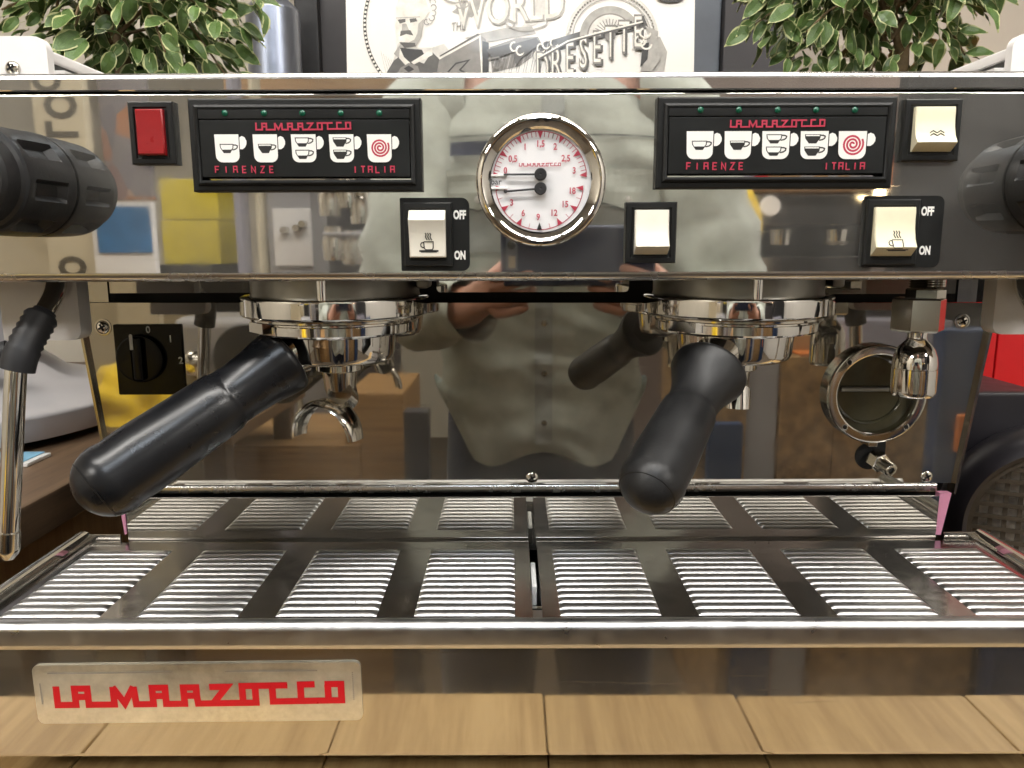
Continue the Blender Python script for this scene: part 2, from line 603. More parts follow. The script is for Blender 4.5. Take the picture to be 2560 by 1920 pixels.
lamp(0.05, -1.36, 0.42, 0.14, 'small cool white ceiling lamp behind the photographer, glaring on the poster', 'lampcool')
lamp(-0.80, -0.62, 0.72, 0.15, 'warm ceiling lamp over the left side in front of the machine')
lamp(0.02, -0.62, 0.72, 0.15, 'warm ceiling lamp over the middle in front of the machine')
lamp(0.84, -0.62, 0.72, 0.15, 'warm ceiling lamp over the right side in front of the machine')
lamp(0.0, 0.42, 1.2, 0.14, 'long warm ceiling lamp above the poster and the plants', 'lampdim')
lamp(-1.75, -1.9, 0.5, 0.5, 'added square warm fill lamp on the ceiling at the left side of the room behind the photographer')  # side pair added as low fill for the front faces
lamp(1.85, -1.9, 0.5, 0.5, 'added square warm fill lamp on the ceiling at the right side of the room behind the photographer')

# bench: separate planks running front to back
bench = thing('bench', (0.015, 0.1, BZ), 'pale wooden plank bench under the espresso machine, mirrored in its front panel', 'bench')
bx = -0.62
random.seed(3)
for i, wd in enumerate((.162, .158, .171, .153, .150, .178, .166, .16)):
    MB().rbox((bx + .0004, -.110 + random.uniform(-.002, .002), BZ - .035), (bx + wd - .0004, .62, BZ + random.uniform(-.0007, .0007)), .002).build('plank', M['benchwood'], bench)
    bx += wd
for x in (-.55, .6):
    for y in (-.06, .5):
        MB().rbox((x - .035, y - .035, FLOOR), (x + .035, y + .035, BZ - .035), .004).build('leg', M['brownwood'], bench)
MB().box((-.6, -.09, BZ - .10), (.65, -.07, BZ - .036)).build('apron', M['brownwood'], bench)

# ================================================================ the espresso machine
XM = 0.0152
YS = 0.150
mach = thing('espresso_machine', (XM, 0.15, BZ), 'polished steel two group espresso machine with keypads, pressure gauge and red logo badge', 'espresso machine')

# --- front panel (fascia), one polished sheet with a rolled lower edge
zt, zb = F(1280, 232).z, F(1280, 702).z
xa, xb = XM - .372, XM + .372
pr = [(0.012, zb + .0047), (0, zb + .0047), (0, zt - .0012), (.0004, zt - .0004), (.0012, zt), (.012, zt)]
fas = MB().loft([[V((xa, y, z)) for y, z in pr], [V((xb, y, z)) for y, z in pr]]).build('front_panel', M['fascia'], mach, sharp=30)
pr = [(0.012, zb + .0004), (0.0050, zb - .0002), (0.0030, zb + .0002), (0.0014, zb + .0010), (0.0004, zb + .0022), (.0, zb + .0036), (0, zb + .0046), (.012, zb + .0046)]
MB().loft([[V((xa, y, z)) for y, z in pr], [V((xb, y, z)) for y, z in pr]]).build('rolled_edge', M['hoodedge'], fas, sharp=40)
# --- hood: strip above the groove, rounded over into the top
ht = F(1280, 181).z + .0006
hp = [(.008, zt + .0014), (.0006, zt + .0014), (0, zt + .002), (0, ht - .0034), (.0012, ht - .0036), (.008, ht - .0036)]
hood = MB().loft([[V((xa, y, z)) for y, z in hp], [V((xb, y, z)) for y, z in hp]]).build('hood', M['fascia'], mach, sharp=25)
hr = .0034
hp = [(.45, ht - .0035)] + [(0.0, ht - .0034)] + [(hr - hr * math.cos(a), ht - hr + hr * math.sin(a)) for a in [R(q_) for q_ in (12, 25, 38, 50, 62, 75, 90)]] + [(.45, ht)]
MB().loft([[V((xa, y, z)) for y, z in hp], [V((xb, y, z)) for y, z in hp]]).build('top_edge', M['hoodedge'], hood, sharp=25)
MB().box((xa + .004, .0125, zb + .001), (xb - .004, .118, zt + .001)).build('hood_core', M['darkmetal'], mach)
MB().box((XM - .25, YS + .012, BZ + .05), (XM + .25, .45, zb - .004)).build('body_core', M['darkmetal'], mach)

# --- splash panel
def FS(u, v, y=YS):
    p = F(u, v, y)
    return (p.x, p.y, p.z)


tl, tr = F(197, 757, YS), F(2484, 757, YS)
bl, br = F(289, 1226, YS), F(2378, 1226, YS)
zl = F(1330, 1209, YS).z
def xe(z, right):
    a, b = (tr, br) if right else (tl, bl)
    k = (a.z - z) / (a.z - b.z)
    return a.x + (b.x - a.x) * k


m = MB()
m.prism([(tl.x, YS, tl.z), (xe(zl, 0), YS - .0012, zl), (xe(zl, 1), YS - .0012, zl), (tr.x, YS, tr.z)], (0, .0015, 0))
m.build('splash_panel', M['splash'], mach)
m = MB()                                        # rolled lower flange, narrower than the sheet
fx0, fx1 = F(262, 1209, YS).x, F(2338, 1212, YS).x
ring = [(.0002, .0), (-.0010, .0), (-.0018, -.0003), (-.0025, -.0009), (-.0028, -.0018), (-.0031, -.0056), (-.0026, -.0064), (-.0018, -.0066), (.0000, -.0010)]
m.loft([[V((fx0, YS + y, zl + z)) for y, z in ring], [V((fx1, YS + y, zl + z)) for y, z in ring]])
m.build('lower_flange', M['hoodedge'], mach, sharp=50)
for s in (0, 1):                                # side flanges, folded towards the front
    m = MB()
    sg = 1 if s else -1
    a, b = (tr, br) if s else (tl, bl)
    q = F(2378, 1231, YS).z
    x2 = xe(q, s)
    m.prism([(a.x - sg * .0005, YS - .0045, a.z), (x2 - sg * .0005, YS - .0045, q), (x2 + sg * .0014, YS - .0045, q), (a.x + sg * .0014, YS - .0045, a.z)], (0, .010, 0))
    m.build('side_flange', M['flange'], mach)
MB().box((XM - .336, YS + .006, F(1280, 760, YS).z), (XM + .3415, YS + .009, zb)).build('gap_backing', M['black'], mach)
# strips above the dark gap
for (u0, u1, v1, rr) in ((275, 652, 733, .0), (1092, 1572, 731, .003), (2032, 2388, 735, .0)):
    a, b = F(u0, v1, .139), F(u1, v1, .139)
    top = zb + .012
    MB().prism([(x, .139, z) for x, z in rrect(a.x, a.z, b.x, top, .003, rs=(rr, rr, 0, 0))], (0, .0015, 0)).build('trim_plate', M['splash'], mach)
for u0, u1 in ((222, 272), (2392, 2440)):
    a, b = F(u0, 757, .142), F(u1, 757, .142)
    MB().box((a.x, .142, a.z + .0005), (b.x, .1445, zb)).build('bracket', M['nut'], mach)

# --- lower back panel and the pink body sides beside it
YL = 0.1358
a, b = F(312, 1246, YL), F(2348, 1246, YL)
zt2, zb2 = a.z, F(1330, 1356, YL).z - .006
MB().box((a.x, YL, zb2), (b.x, YL + .0015, zt2)).build('lower_panel', M['splash'], mach)
MB().box((a.x - .002, YS + .004, zb2), (b.x + .002, YS + .02, zl - .003)).build('panel_backing', M['black'], mach)
for pts in (((2350, 1233), (2379, 1233), (2352, 1337), (2336, 1337)), ((292, 1231), (309, 1231), (317, 1335), (312, 1337))):
    MB().prism([FS(u, v, YL + .001) for u, v in pts], (0, .006, 0)).build('body_side', M['pink'], mach)

# --- white side panels, front pieces and the rails running back along the hood
for s in (-1, 1):
    xi = XM + s * .2785
    xo = XM + s * .326
    y0 = .045
    lo, hi = min(xi, xo), max(xi, xo)
    zbm = F(100, 851, y0).z if s < 0 else F(2500, 836, y0).z
    rs = (.001, .006, .001, .001) if s < 0 else (.006, .001, .001, .001)
    m = MB().prism([(x, y0, z) for x, z in rrect(lo, zbm, hi, zb + .012, .006, rs=rs)], (0, .013, 0))
    m.build('side_panel', M['white'], mach, sharp=45)
    zt1 = F(50, 90, .018).z
    xq = F(118, 140, .018).x if s < 0 else F(2530, 140, .018).x
    lo, hi = (xq - .09, xq) if s < 0 else (xq, xq + .09)
    rs = (0, 0, .007, 0) if s < 0 else (0, 0, 0, .007)
    MB().prism([(x, .018, z) for x, z in rrect(lo, ht - .004, hi, zt1, .006, rs=rs)], (0, .006, 0)).build('cup_rail_end', M['white'], mach, sharp=45)
    m = MB()
    zr = F(118, 125, .024).z
    e = xq if s < 0 else xq
    lo, hi = (e - .018, e - .0008) if s < 0 else (e + .0008, e + .018)
    m.rbox((lo, .0245, zr - .0062), (hi, .44, zr), .0015)
    m.build('cup_rail', M['white'], mach, sharp=45)
    MB().box((lo + .002, .0245, ht + .0005), (hi - .002, .44, zr - .0062)).build('rail_gap', M['darkmetal'], mach)
    MB().box((min(e, e - s * .004) - .001, .0245, zr - .0125), (max(e, e - s * .004) + .001, .43, zr - .0105)).build('rail_trim', M['white'], mach)


def screw(u, v, y, r=.0042, nrm=(0, -1, 0), dome=.0022, washer=False):
    c = F(u, v, y)
    m = MB()
    pr = [(-.003, r), (.0004, r)] + [(.0004 + dome * math.sin(q), r * math.cos(q)) for q in [R(k) for k in (20, 40, 60, 75)]] + [(.0004 + dome, .0002)]
    m.lathe(pr, c, nrm, 24)
    o = m.build('screw', M['chrome_old'], mach)
    x = MB()
    t = c + V(nrm) * (.0004 + dome * .92)
    for a in (.5, .5 + math.pi / 2):
        d = V((math.cos(a), 0, math.sin(a)))
        e = V((-math.sin(a), 0, math.cos(a)))
        h, wd = r * .52, r * .13
        x.prism([t + d * h + e * wd, t - d * h + e * wd, t - d * h - e * wd, t + d * h - e * wd], V(nrm) * .0003)
    x.build('cross_slot', M['black'], o)
    if washer:
        MB().lathe([(-.003, r * 1.25), (.0006, r * 1.22), (.0007, r)], c, nrm, 24).build('washer', M['nut'], o)


screw(258, 818, YS, .0052, washer=True)
screw(2405, 803, YS, .0047, washer=True)
screw(1330, 1193, YS, .0050, washer=True)
screw(2315, 1190, YS, .0050, washer=True)
screw(33, 172, .018, .0041)

# --- keypads
def keypad(u0, v0, u1, v1, name_group):
    """outer frame corners at the fascia"""
    c0, c1 = F(u0, v0, -.0045), F(u1, v1, -.0045)
    xl, xr, zt_, zb_ = c0.x, c1.x, c0.z, c1.z
    W, H = xr - xl, zt_ - zb_
    t = MB()
    steps = [(0, 0), (0, -.0038), (.0008, -.0046), (.0030, -.0048), (.0035, -.0060), (.0046, -.0066), (.0054, -.0064)]
    rings = [[V((xl + i, y, zb_ + i)), V((xr - i, y, zb_ + i)), V((xr - i, y, zt_ - i)), V((xl + i, y, zt_ - i))] for i, y in steps]
    t.loft(rings, cap=False)
    y = -.0056
    i = .0058
    t.loft([rings[-1], [V((xl + i, y, zb_ + i)), V((xr - i, y, zb_ + i)), V((xr - i, y, zt_ - i)), V((xl + i, y, zt_ - i))]], cap=False)
    frame = t.build('keypad', M['blackplastic'], mach, sharp=20)
    f = .0056
    # light strip and the film below it
    zmid = F(0, v0 + 53, -.006).z
    MB().rbox((xl + f, -.0061, zmid), (xr - f, -.0045, zt_ - f), .0004).build('lamp_strip', M['blackplastic'], frame)
    MB().rbox((xl + f + .0004, -.0061, zb_ + .0074), (xr - f - .0004, -.0045, zmid - .0005), .0003).build('key_film', M['padface'], frame)
    return frame, xl, xr, zt_, zb_


def cupicon(fl, x, z, w_, h, level):
    """small cup: outline, filled to a level, handle at the right"""
    k = w_
    body = [(0, 0), (k * .80, 0), (k * .78, -h * .45), (k * .66, -h * .78), (k * .6, -h), (k * .22, -h), (k * .12, -h * .72), (k * .02, -h * .42)]
    pts = [(x + a, z + b) for a, b in body]
    fl.poly(pts[::-1], 2)
    if level < .5:
        inn = [(.05, -.10), (.745, -.10), (.725, -.45), (.65, -.62), (.14, -.62), (.075, -.42)]
    else:
        inn = [(.05, -.07), (.745, -.07), (.742, -.2), (.055, -.2)]
    fl.poly([(x + a * k, z + b * h) for a, b in inn][::-1], 0)
    hp_ = [(.77, -.12), (.92, -.12), (1.02, -.22), (1.0, -.42), (.9, -.58), (.72, -.66)]
    fl.line([(x + a * k, z + b * h) for a, b in hp_], k * .065, 2)


def pad_art(frame, xl, xr, zt_, zb_, u0, v0, u1, v1, mugs_u, mug_v, logo_u, logo_v, fir, ita, txt_v, led_u, led_v):
    y = -.0063
    def q(u, v):
        p = F(u, v, y)
        return p.x, p.z
    fl = Flat((0, y, 0))
    mats = [M['printwhite'], M['printred'], M['printblack']]
    mh = q(0, mug_v[0])[1] - q(0, mug_v[1])[1]
    for i, (ua, ub) in enumerate(mugs_u):
        x, z1 = q(ua, mug_v[0])
        x2, z0 = q(ub, mug_v[1])
        z0 = z1 - mh
        w_ = x2 - x
        r = w_ * .27
        body = [(x + .0002, z1), (x, z1 - .0004)]
        left = x + w_ * .02
        pts = [(x, z1), (left, z1 - mh * .6)]
        pts = [(x, z1)] + [(left + r + r * math.cos(R(a)), z0 + r + r * math.sin(R(a))) for a in range(180, 271, 15)] + \
              [(x2 - r + r * math.cos(R(a)), z0 + r + r * math.sin(R(a))) for a in range(270, 361, 15)] + [(x2, z1)]
        fl.poly(pts, 0)
        hx = x2 + w_ * .035
        ht_ = z1 - mh * .06
        hw, hh = w_ * .285, mh * .47
        hpn = [(hx, ht_ - .1 * hh), (hx + hw * .35, ht_), (hx + hw * .75, ht_ - hh * .10), (hx + hw, ht_ - hh * .38), (hx + hw * .98, ht_ - hh * .62), (hx + hw * .75, ht_ - hh * .86), (hx + hw * .4, ht_ - hh), (hx, ht_ - hh)]
        fl.poly(hpn[::-1], 0)
        ic = w_ * .72
        if i == 0:
            cupicon(fl, x + w_ * .20, z1 - mh * .34, ic, mh * .33, .3)
        elif i == 1:
            cupicon(fl, x + w_ * .20, z1 - mh * .34, ic, mh * .33, .8)
        elif i in (2, 3):
            lv = .3 if i == 2 else .8
            cupicon(fl, x + w_ * .15, z1 - mh * .11, ic, mh * .33, lv)
            cupicon(fl, x + w_ * .15, z1 - mh * .55, ic, mh * .33, lv)
        else:
            cx, cz = x + w_ * .52, z1 - mh * .47
            sp = []
            for k in range(64):
                a = k / 63 * math.pi * 2 * 3.05
                rr = w_ * (.035 + .345 * k / 63)
                sp.append((cx + rr * math.cos(a + 0.2), cz + rr * math.sin(a + 0.2)))
            fl.line(sp, w_ * .072, 1)
    lx, lz = q(logo_u[0], logo_v)
    lx2 = q(logo_u[1], logo_v)[0]
    logo(fl, lx, lz, lx2 - lx, 30, 1)
    for word, (ua, ub) in (('FIRENZE', fir), ('ITALIA', ita)):
        xa_, z = q(ua, txt_v[1])
        xb_, z1 = q(ub, txt_v[0])
        h = z1 - z
        n = len(word)
        step = (xb_ - xa_ - h * .6) / (n - 1)
        strokes(fl, word, xa_, z, h, step, h * .19, 1)
    fl.build('key_print', mats, frame)
    for u in led_u:
        c = F(u, led_v, -.0061)
        MB().lathe([(-.001, .0017), (.0004, .0016), (.0009, .0011), (.0011, .0002)], c, (0, -1, 0), 16).build('indicator', M['led'], frame)


# left pad (picture points of the frame at the panel, then of the print)
fr = keypad(467, 246, 1056, 478, 'l')
pad_art(*fr, 467, 246, 1056, 478, [(535, 600), (631, 696), (727, 792), (822, 886), (917, 980)], (336, 406), (638, 879), 316, (540, 684), (885, 986), (416, 432), (562, 660, 756, 852, 948), 283)
fr = keypad(1645, 242, 2228, 470, 'r')
pad_art(*fr, 1645, 242, 2228, 470, [(1717, 1781), (1812, 1876), (1906, 1971), (2002, 2067), (2097, 2162)], (328, 398), (1824, 2063), 309, (1716, 1857), (2060, 2160), (407, 424), (1751, 1847, 1944, 2040, 2137), 275)


# --- rocker switches
def switch(u0, v0, u1, v1, kind, rock, plate=None, lab=None):
    a, b = F(u0, v0, -.0042), F(u1, v1, -.0042)
    fr_ = MB()
    steps = [(0, 0), (0, -.0035), (.0006, -.0042), (.0028, -.0044), (.0034, -.0036)]
    fr_.loft([[V((a.x + i, y, b.z + i)), V((b.x - i, y, b.z + i)), V((b.x - i, y, a.z - i)), V((a.x + i, y, a.z - i))] for i, y in steps], cap=True)
    sw = fr_.build('switch', M['blackplastic'], mach, sharp=20)
    x0, x1 = a.x + (.0032 if plate else .0046), b.x - (.0032 if plate else .0046)
    z0, z1 = b.z + .0046, a.z - .0042
    H = z1 - z0
    m = MB()
    if rock == 'up':                            # lower half stands proud
        prof = [(-.003, z1), (-.0062, z1), (-.0066, z1 - H * .1), (-.0066, z1 - H * .25), (-.0071, z1 - H * .45), (-.0084, z1 - H * .65), (-.0106, z1 - H * .80), (-.0107, z1 - H * .815), (-.0100, z1 - H * .84), (-.0050, z0 + .0002), (-.003, z0)]
    elif rock == 'down':                        # upper edge stands proud, face falls back
        prof = [(-.003, z1), (-.0062, z1), (-.0070, z1 - .0004), (-.0104, z1 - H * .19), (-.0106, z1 - H * .21), (-.0102, z1 - H * .25), (-.0086, z1 - H * .42), (-.0074, z1 - H * .6), (-.0068, z1 - H * .8), (-.0066, z0 + .0006), (-.0060, z0), (-.003, z0)]
    else:
        prof = [(-.003, z1), (-.0058, z1), (-.0064, z1 - .0006), (-.0062, z1 - H * .35), (-.0064, z1 - H * .7), (-.0066, z0 + .0008), (-.0058, z0), (-.003, z0)]
    bv = .0006
    rings = []
    for x, sh in ((x0, .0006), (x0 + bv, 0), (x1 - bv, 0), (x1, .0006)):
        rings.append([V((x, min(-.003, y + sh), z)) for y, z in prof])
    m.loft(rings)
    mat_ = {'red': M['redlens'], 'ivory': M['ivory'], 'pale': M['ivorypale']}[kind]
    rk = m.build('rocker', mat_, sw, sharp=40)
    if plate:
        c, d = F(*plate[:2]), F(*plate[2:])
        pl = MB().prism([(x, -.0001, z) for x, z in rrect(c.x, d.z, d.x, c.z, .004, rs=(.0008, .004, .004, .0008))], (0, -.0014, 0)).build('switch_plate', M['blackplastic'], sw)
        fl = Flat((0, -.0017, 0))
        for body, (u, v) in lab:
            p = F(u, v, -.0017)
            fl.text(body, p.x, p.z, .0062, 0, bold=.0003, sx=.62)
        fl.build('switch_lettering', [M['printwhite']], sw)
    return rk, x0, x1, z0, z1, prof


def surf_y(prof, z):
    for (ya, za), (yb, zb_) in zip(prof[1:], prof[2:]):
        if za >= z >= zb_ and za > zb_:
            return ya + (yb - ya) * (za - z) / (za - zb_)
    return -.011


def cup_symbol(sw):
    rk, x0, x1, z0, z1, prof = sw
    W, H = x1 - x0, z1 - z0
    mb = MB()
    k = [0]
    def ln(pts, wd):
        k[0] += 1
        p3 = [V((x0 + a * W, surf_y(prof, z1 - b * H) - .00012 - k[0] * .00001, z1 - b * H)) for a, b in pts]
        mb.ribbon(p3, wd, (0, -1, 0))
    t = .00055
    ln([(.40, .665), (.66, .665), (.655, .80), (.63, .835), (.45, .835), (.41, .80), (.40, .665)], t)
    ln([(.40, .68), (.345, .685), (.315, .72), (.32, .76), (.36, .785), (.41, .79)], t)
    ln([(.27, .86), (.80, .86)], t * 1.7)
    ln([(.32, .875), (.75, .875)], t * 1.7)
    for dx in (0, .062, .124):
        ln([(.45 + dx, .48), (.475 + dx, .515), (.455 + dx, .56), (.48 + dx, .605), (.50 + dx, .63)], t)
    mb.build('cup_symbol', M['printblack'], rk, smooth=False)


switch(316, 253, 441, 411, 'red', 'flat')
s1 = switch(1007, 506, 1131, 665, 'pale', 'down', (1000, 495, 1175, 677), [('OFF', (1149, 538)), ('ON', (1150, 639))])
cup_symbol(s1)
switch(1566, 505, 1689, 658, 'pale', 'up')
s3 = switch(2266, 247, 2396, 402, 'ivory', 'up')
rk, x0_, x1_, z0_, z1_, prof_ = s3
mb = MB()
for j, b0 in enumerate((.57, .635)):
    pts = []
    for a in range(9):
        xx = .34 + a * .045
        zz = z1_ - (b0 + .026 * math.cos(a / 8 * math.pi * 4)) * (z1_ - z0_)
        pts.append(V((x0_ + xx * (x1_ - x0_), surf_y(prof_, zz) - .0002 - j * .00005, zz)))
    mb.ribbon(pts, .00055, (0, -1, 0))
mb.build('wave_symbol', M['printblack'], rk, smooth=False)
s4 = switch(2172, 498, 2290, 662, 'ivory', 'up', (2163, 490, 2343, 668), [('OFF', (2319, 529)), ('ON', (2312, 627))])
cup_symbol(s4)

# --- pressure gauge
gc = F(1351, 455)
RB = .0342
gauge = MB().lathe([(0, RB - .001), (.005, RB - .0005), (.0085, RB), (.0098, RB - .0004), (.0108, RB - .0014), (.0112, RB - .0028), (.0108, RB - .0042), (.0085, RB - .0068), (.0075, RB - .0078), (.0060, RB - .0079)], gc, (0, -1, 0), 96, cap=False).build('pressure_gauge', M['chrome'], mach, sharp=30)
RD = RB - .0078
gy = gc.y - .0062
MB().lathe([(.0050, RD + .001), (.0062, RD + .001)], gc, (0, -1, 0), 72).build('dial', M['dial'], gauge)
MB().lathe([(.0086, RD - .0003), (.0089, RD - .0003)], gc, (0, -1, 0), 64).build('glass', M['glass'], gauge)
fl = Flat((gc.x, gy - .0002, gc.z))
PX = .0342 / 733 * 1.0                          # one measured gauge pixel (1659 px crop) in metres
cx0, cy0 = 805, 860
def gp(px, py):
    return ((px - cx0) * PX * 1.0, -(py - cy0) * PX)


ra = 530 * PX
up, dn = gp(800, 790), gp(800, 945)
def arcpts(c, r, a0, a1, n=40):
    return [(c[0] + r * math.cos(R(a0 + (a1 - a0) * i / n)), c[1] + r * math.sin(R(a0 + (a1 - a0) * i / n))) for i in range(n + 1)]


U = gp(796, 845)
rad_u, rad_l = 530 * PX, 530 * PX
# upper scale: 0..3 bar over 180 degrees; lower 0..18
ctr = gp(796, 845)
fl.line(arcpts(ctr, 528 * PX, 6, 174), .0004, 0)
ctl = gp(790, 905)
fl.line(arcpts(ctl, 495 * PX, 184, 356), .0004, 0)
for i in range(31):
    a = 174 - 168 * i / 30
    c_, s_ = math.cos(R(a)), math.sin(R(a))
    r0 = 528 * PX
    if i % 5 == 0:
        hw = R(3.3)
        fl.poly([(ctr[0] + r0 * math.cos(R(a) + hw), ctr[1] + r0 * math.sin(R(a) + hw)), (ctr[0] + (r0 - .0039) * c_, ctr[1] + (r0 - .0039) * s_), (ctr[0] + r0 * math.cos(R(a) - hw), ctr[1] + r0 * math.sin(R(a) - hw))], 0)
    else:
        fl.line([(ctr[0] + r0 * c_, ctr[1] + r0 * s_), (ctr[0] + (r0 - .0029) * c_, ctr[1] + (r0 - .0029) * s_)], .00034 if i != 18 else .0006, 2 if i == 18 else 0)
for i in range(13):
    a = 184 + 172 * i / 12
    c_, s_ = math.cos(R(a)), math.sin(R(a))
    r0 = 495 * PX
    if i % 2 == 0:
        hw = R(3.4)
        fl.poly([(ctl[0] + r0 * math.cos(R(a) - hw), ctl[1] + r0 * math.sin(R(a) - hw)), (ctl[0] + r0 * math.cos(R(a) + hw), ctl[1] + r0 * math.sin(R(a) + hw)), (ctl[0] + (r0 - .0039) * c_, ctl[1] + (r0 - .0039) * s_)], 1 if i == 6 else 0)
    else:
        fl.line([(ctl[0] + r0 * c_, ctl[1] + r0 * s_), (ctl[0] + (r0 - .0026) * c_, ctl[1] + (r0 - .0026) * s_)], .00025, 0)
for body, px, py in (('0', 405, 748), ('0,5', 490, 620), ('1', 626, 492), ('1,5', 798, 458), ('2', 965, 490), ('2,5', 1085, 617), ('3', 1180, 750), ('18', 1158, 972), ('15', 1078, 1120), ('12', 953, 1215), ('9', 776, 1262), ('6', 605, 1217), ('3', 475, 1100), ('0', 405, 962)):
    x, z = gp(px, py)
    fl.text(body, x, z, .0046, 0, bold=.00010, sx=.84)
x, z = gp(300, 870)
fl.text('bar', x, z, .0042, 1, bold=.00006)
x, z = gp(556, 682)
logo(fl, x, z, 474 * PX, 34, 0)
x, z = gp(245, 798)
x2, z2 = gp(425, 938)
fl.build('dial_print', [M['printred'], M['printblack'], M['printgrey']], gauge)
for (px, py, qx, qy) in ((800, 790, 385, 790), (800, 945, 405, 975)):
    a = gp(px, py)
    b = gp(qx, qy)
    nd_ = MB()
    A = V((gc.x + a[0], gy - .0022, gc.z + a[1]))
    B = V((gc.x + b[0], gy - .0019, gc.z + b[1]))
    nd_.tube([A, B], .00055, 8)
    if qy > 900:
        nd_.lathe([(-.0004, .0010), (.0004, .0010)], B, (0, -1, 0), 14)
    nd_.lathe([(-.0024, .0012), (-.0006, .0012), (-.0006, .0033), (.0012, .0032), (.0016, .0028), (.0016, .0006), (.0013, .0002)], A, (0, -1, 0), 24)
    nd_.build('needle', M['rubber'], gauge)
for py in (798, 938):
    p0, p1 = gp(235, py), gp(425, py)
    MB().rbox((gc.x + p0[0], gy - .0012, gc.z + p0[1] - .0006), (gc.x + p1[0], gy - .0001, gc.z + p0[1] + .0006), .0003).build('stop_bar', M['whiteplastic'], gauge)

# --- rotary main switch on the splash panel
y = YS - .0008
a, b = F(283, 811, YS - .002), F(464, 986, YS - .002)
rot = MB().prism([(x, YS + .0012, z) for x, z in rrect(a.x, b.z, b.x, a.z, .001)], (0, -.0038, 0)).build('rotary_switch', M['glossblack'], mach)
kc = F(352, 896, YS - .004)
MB().lathe([(-.001, .0178), (.0020, .0177), (.0027, .0172), (.0030, .016), (.0030, .0003)], kc, (0, -1, 0), 48).build('dial_knob', M['glossblack'], rot)
MB().rbox((kc.x - .0042, kc.y - .0065, kc.z - .0160), (kc.x + .0042, kc.y - .0044, kc.z + .0165), .002).build('grip', M['glossblack'], rot)
fl = Flat((0, YS - .0028, 0))
for body, (u, v) in (('0', (370, 825)), ('1', (426, 848)), ('2', (452, 902))):
    p = F(u, v, YS - .0028)
    fl.text(body, p.x, p.z, .0072, 0, bold=.00012, sx=.95)
fl.build('switch_numerals', [M['printwhite']], rot)
p0, p1 = F(322, 836, YS - .0115), F(331, 875, YS - .0115)
MB().prism([(x, kc.y - .0067, z) for x, z in rrect(p0.x - .0003, p1.z, p1.x + .0003, p0.z, .0012, rs=(.0002, .0002, .0012, .0012))], (0, -.0004, 0)).build('pointer', M['printwhite'], rot)

# ================================================================ group heads
YG = 0.070
GX = (F(844, 790, YG).x, F(1838, 790, YG).x)
def zat(v, y):
    return F(1280, v, y).z


ZR1, ZR0 = zat(758, .012), zat(806, .012)       # locking ring, front edge
GROUPS = []
for gx in GX:
    c = V((gx, YG, 0))
    g = MB().lathe([(zb + .006, .0525), (ZR1 + .003, .0525), (ZR1 + .0006, .0535)], c, n=72).build('group_head', M['cast'], mach)
    rr = .0592
    MB().lathe([(ZR1 + .0016, .0535), (ZR1 + .0016, rr - .0015), (ZR1 + .0008, rr - .0003), (ZR1 - .0005, rr), (ZR0 + .0016, rr), (ZR0 + .0004, rr - .0012), (ZR0 - .0002, rr - .003), (ZR0 - .001, .0535)], c, n=96).build('locking_ring', M['chrome'], g, sharp=40)
    MB().lathe([(ZR0 + .001, .0535), (ZR0 - .0020, .0534), (ZR0 - .0026, .0525)], c, n=72).build('gasket_lip', M['chrome_old'], g)
    a = F(808 if gx < 0 else 1889, 730, YG - .050)
    MB().lathe([(ZR1 + .0005, .0030), (zb + .004, .0030)], (a.x, YG - .0535, 0), n=20).build('bolt', M['chrome'], g)
    MB().rbox((gx + .053, YG - .02, zb - .007), (gx + .061, YG + .0, zb + .003), .002).build('pipe_stub', M['cast'], g)


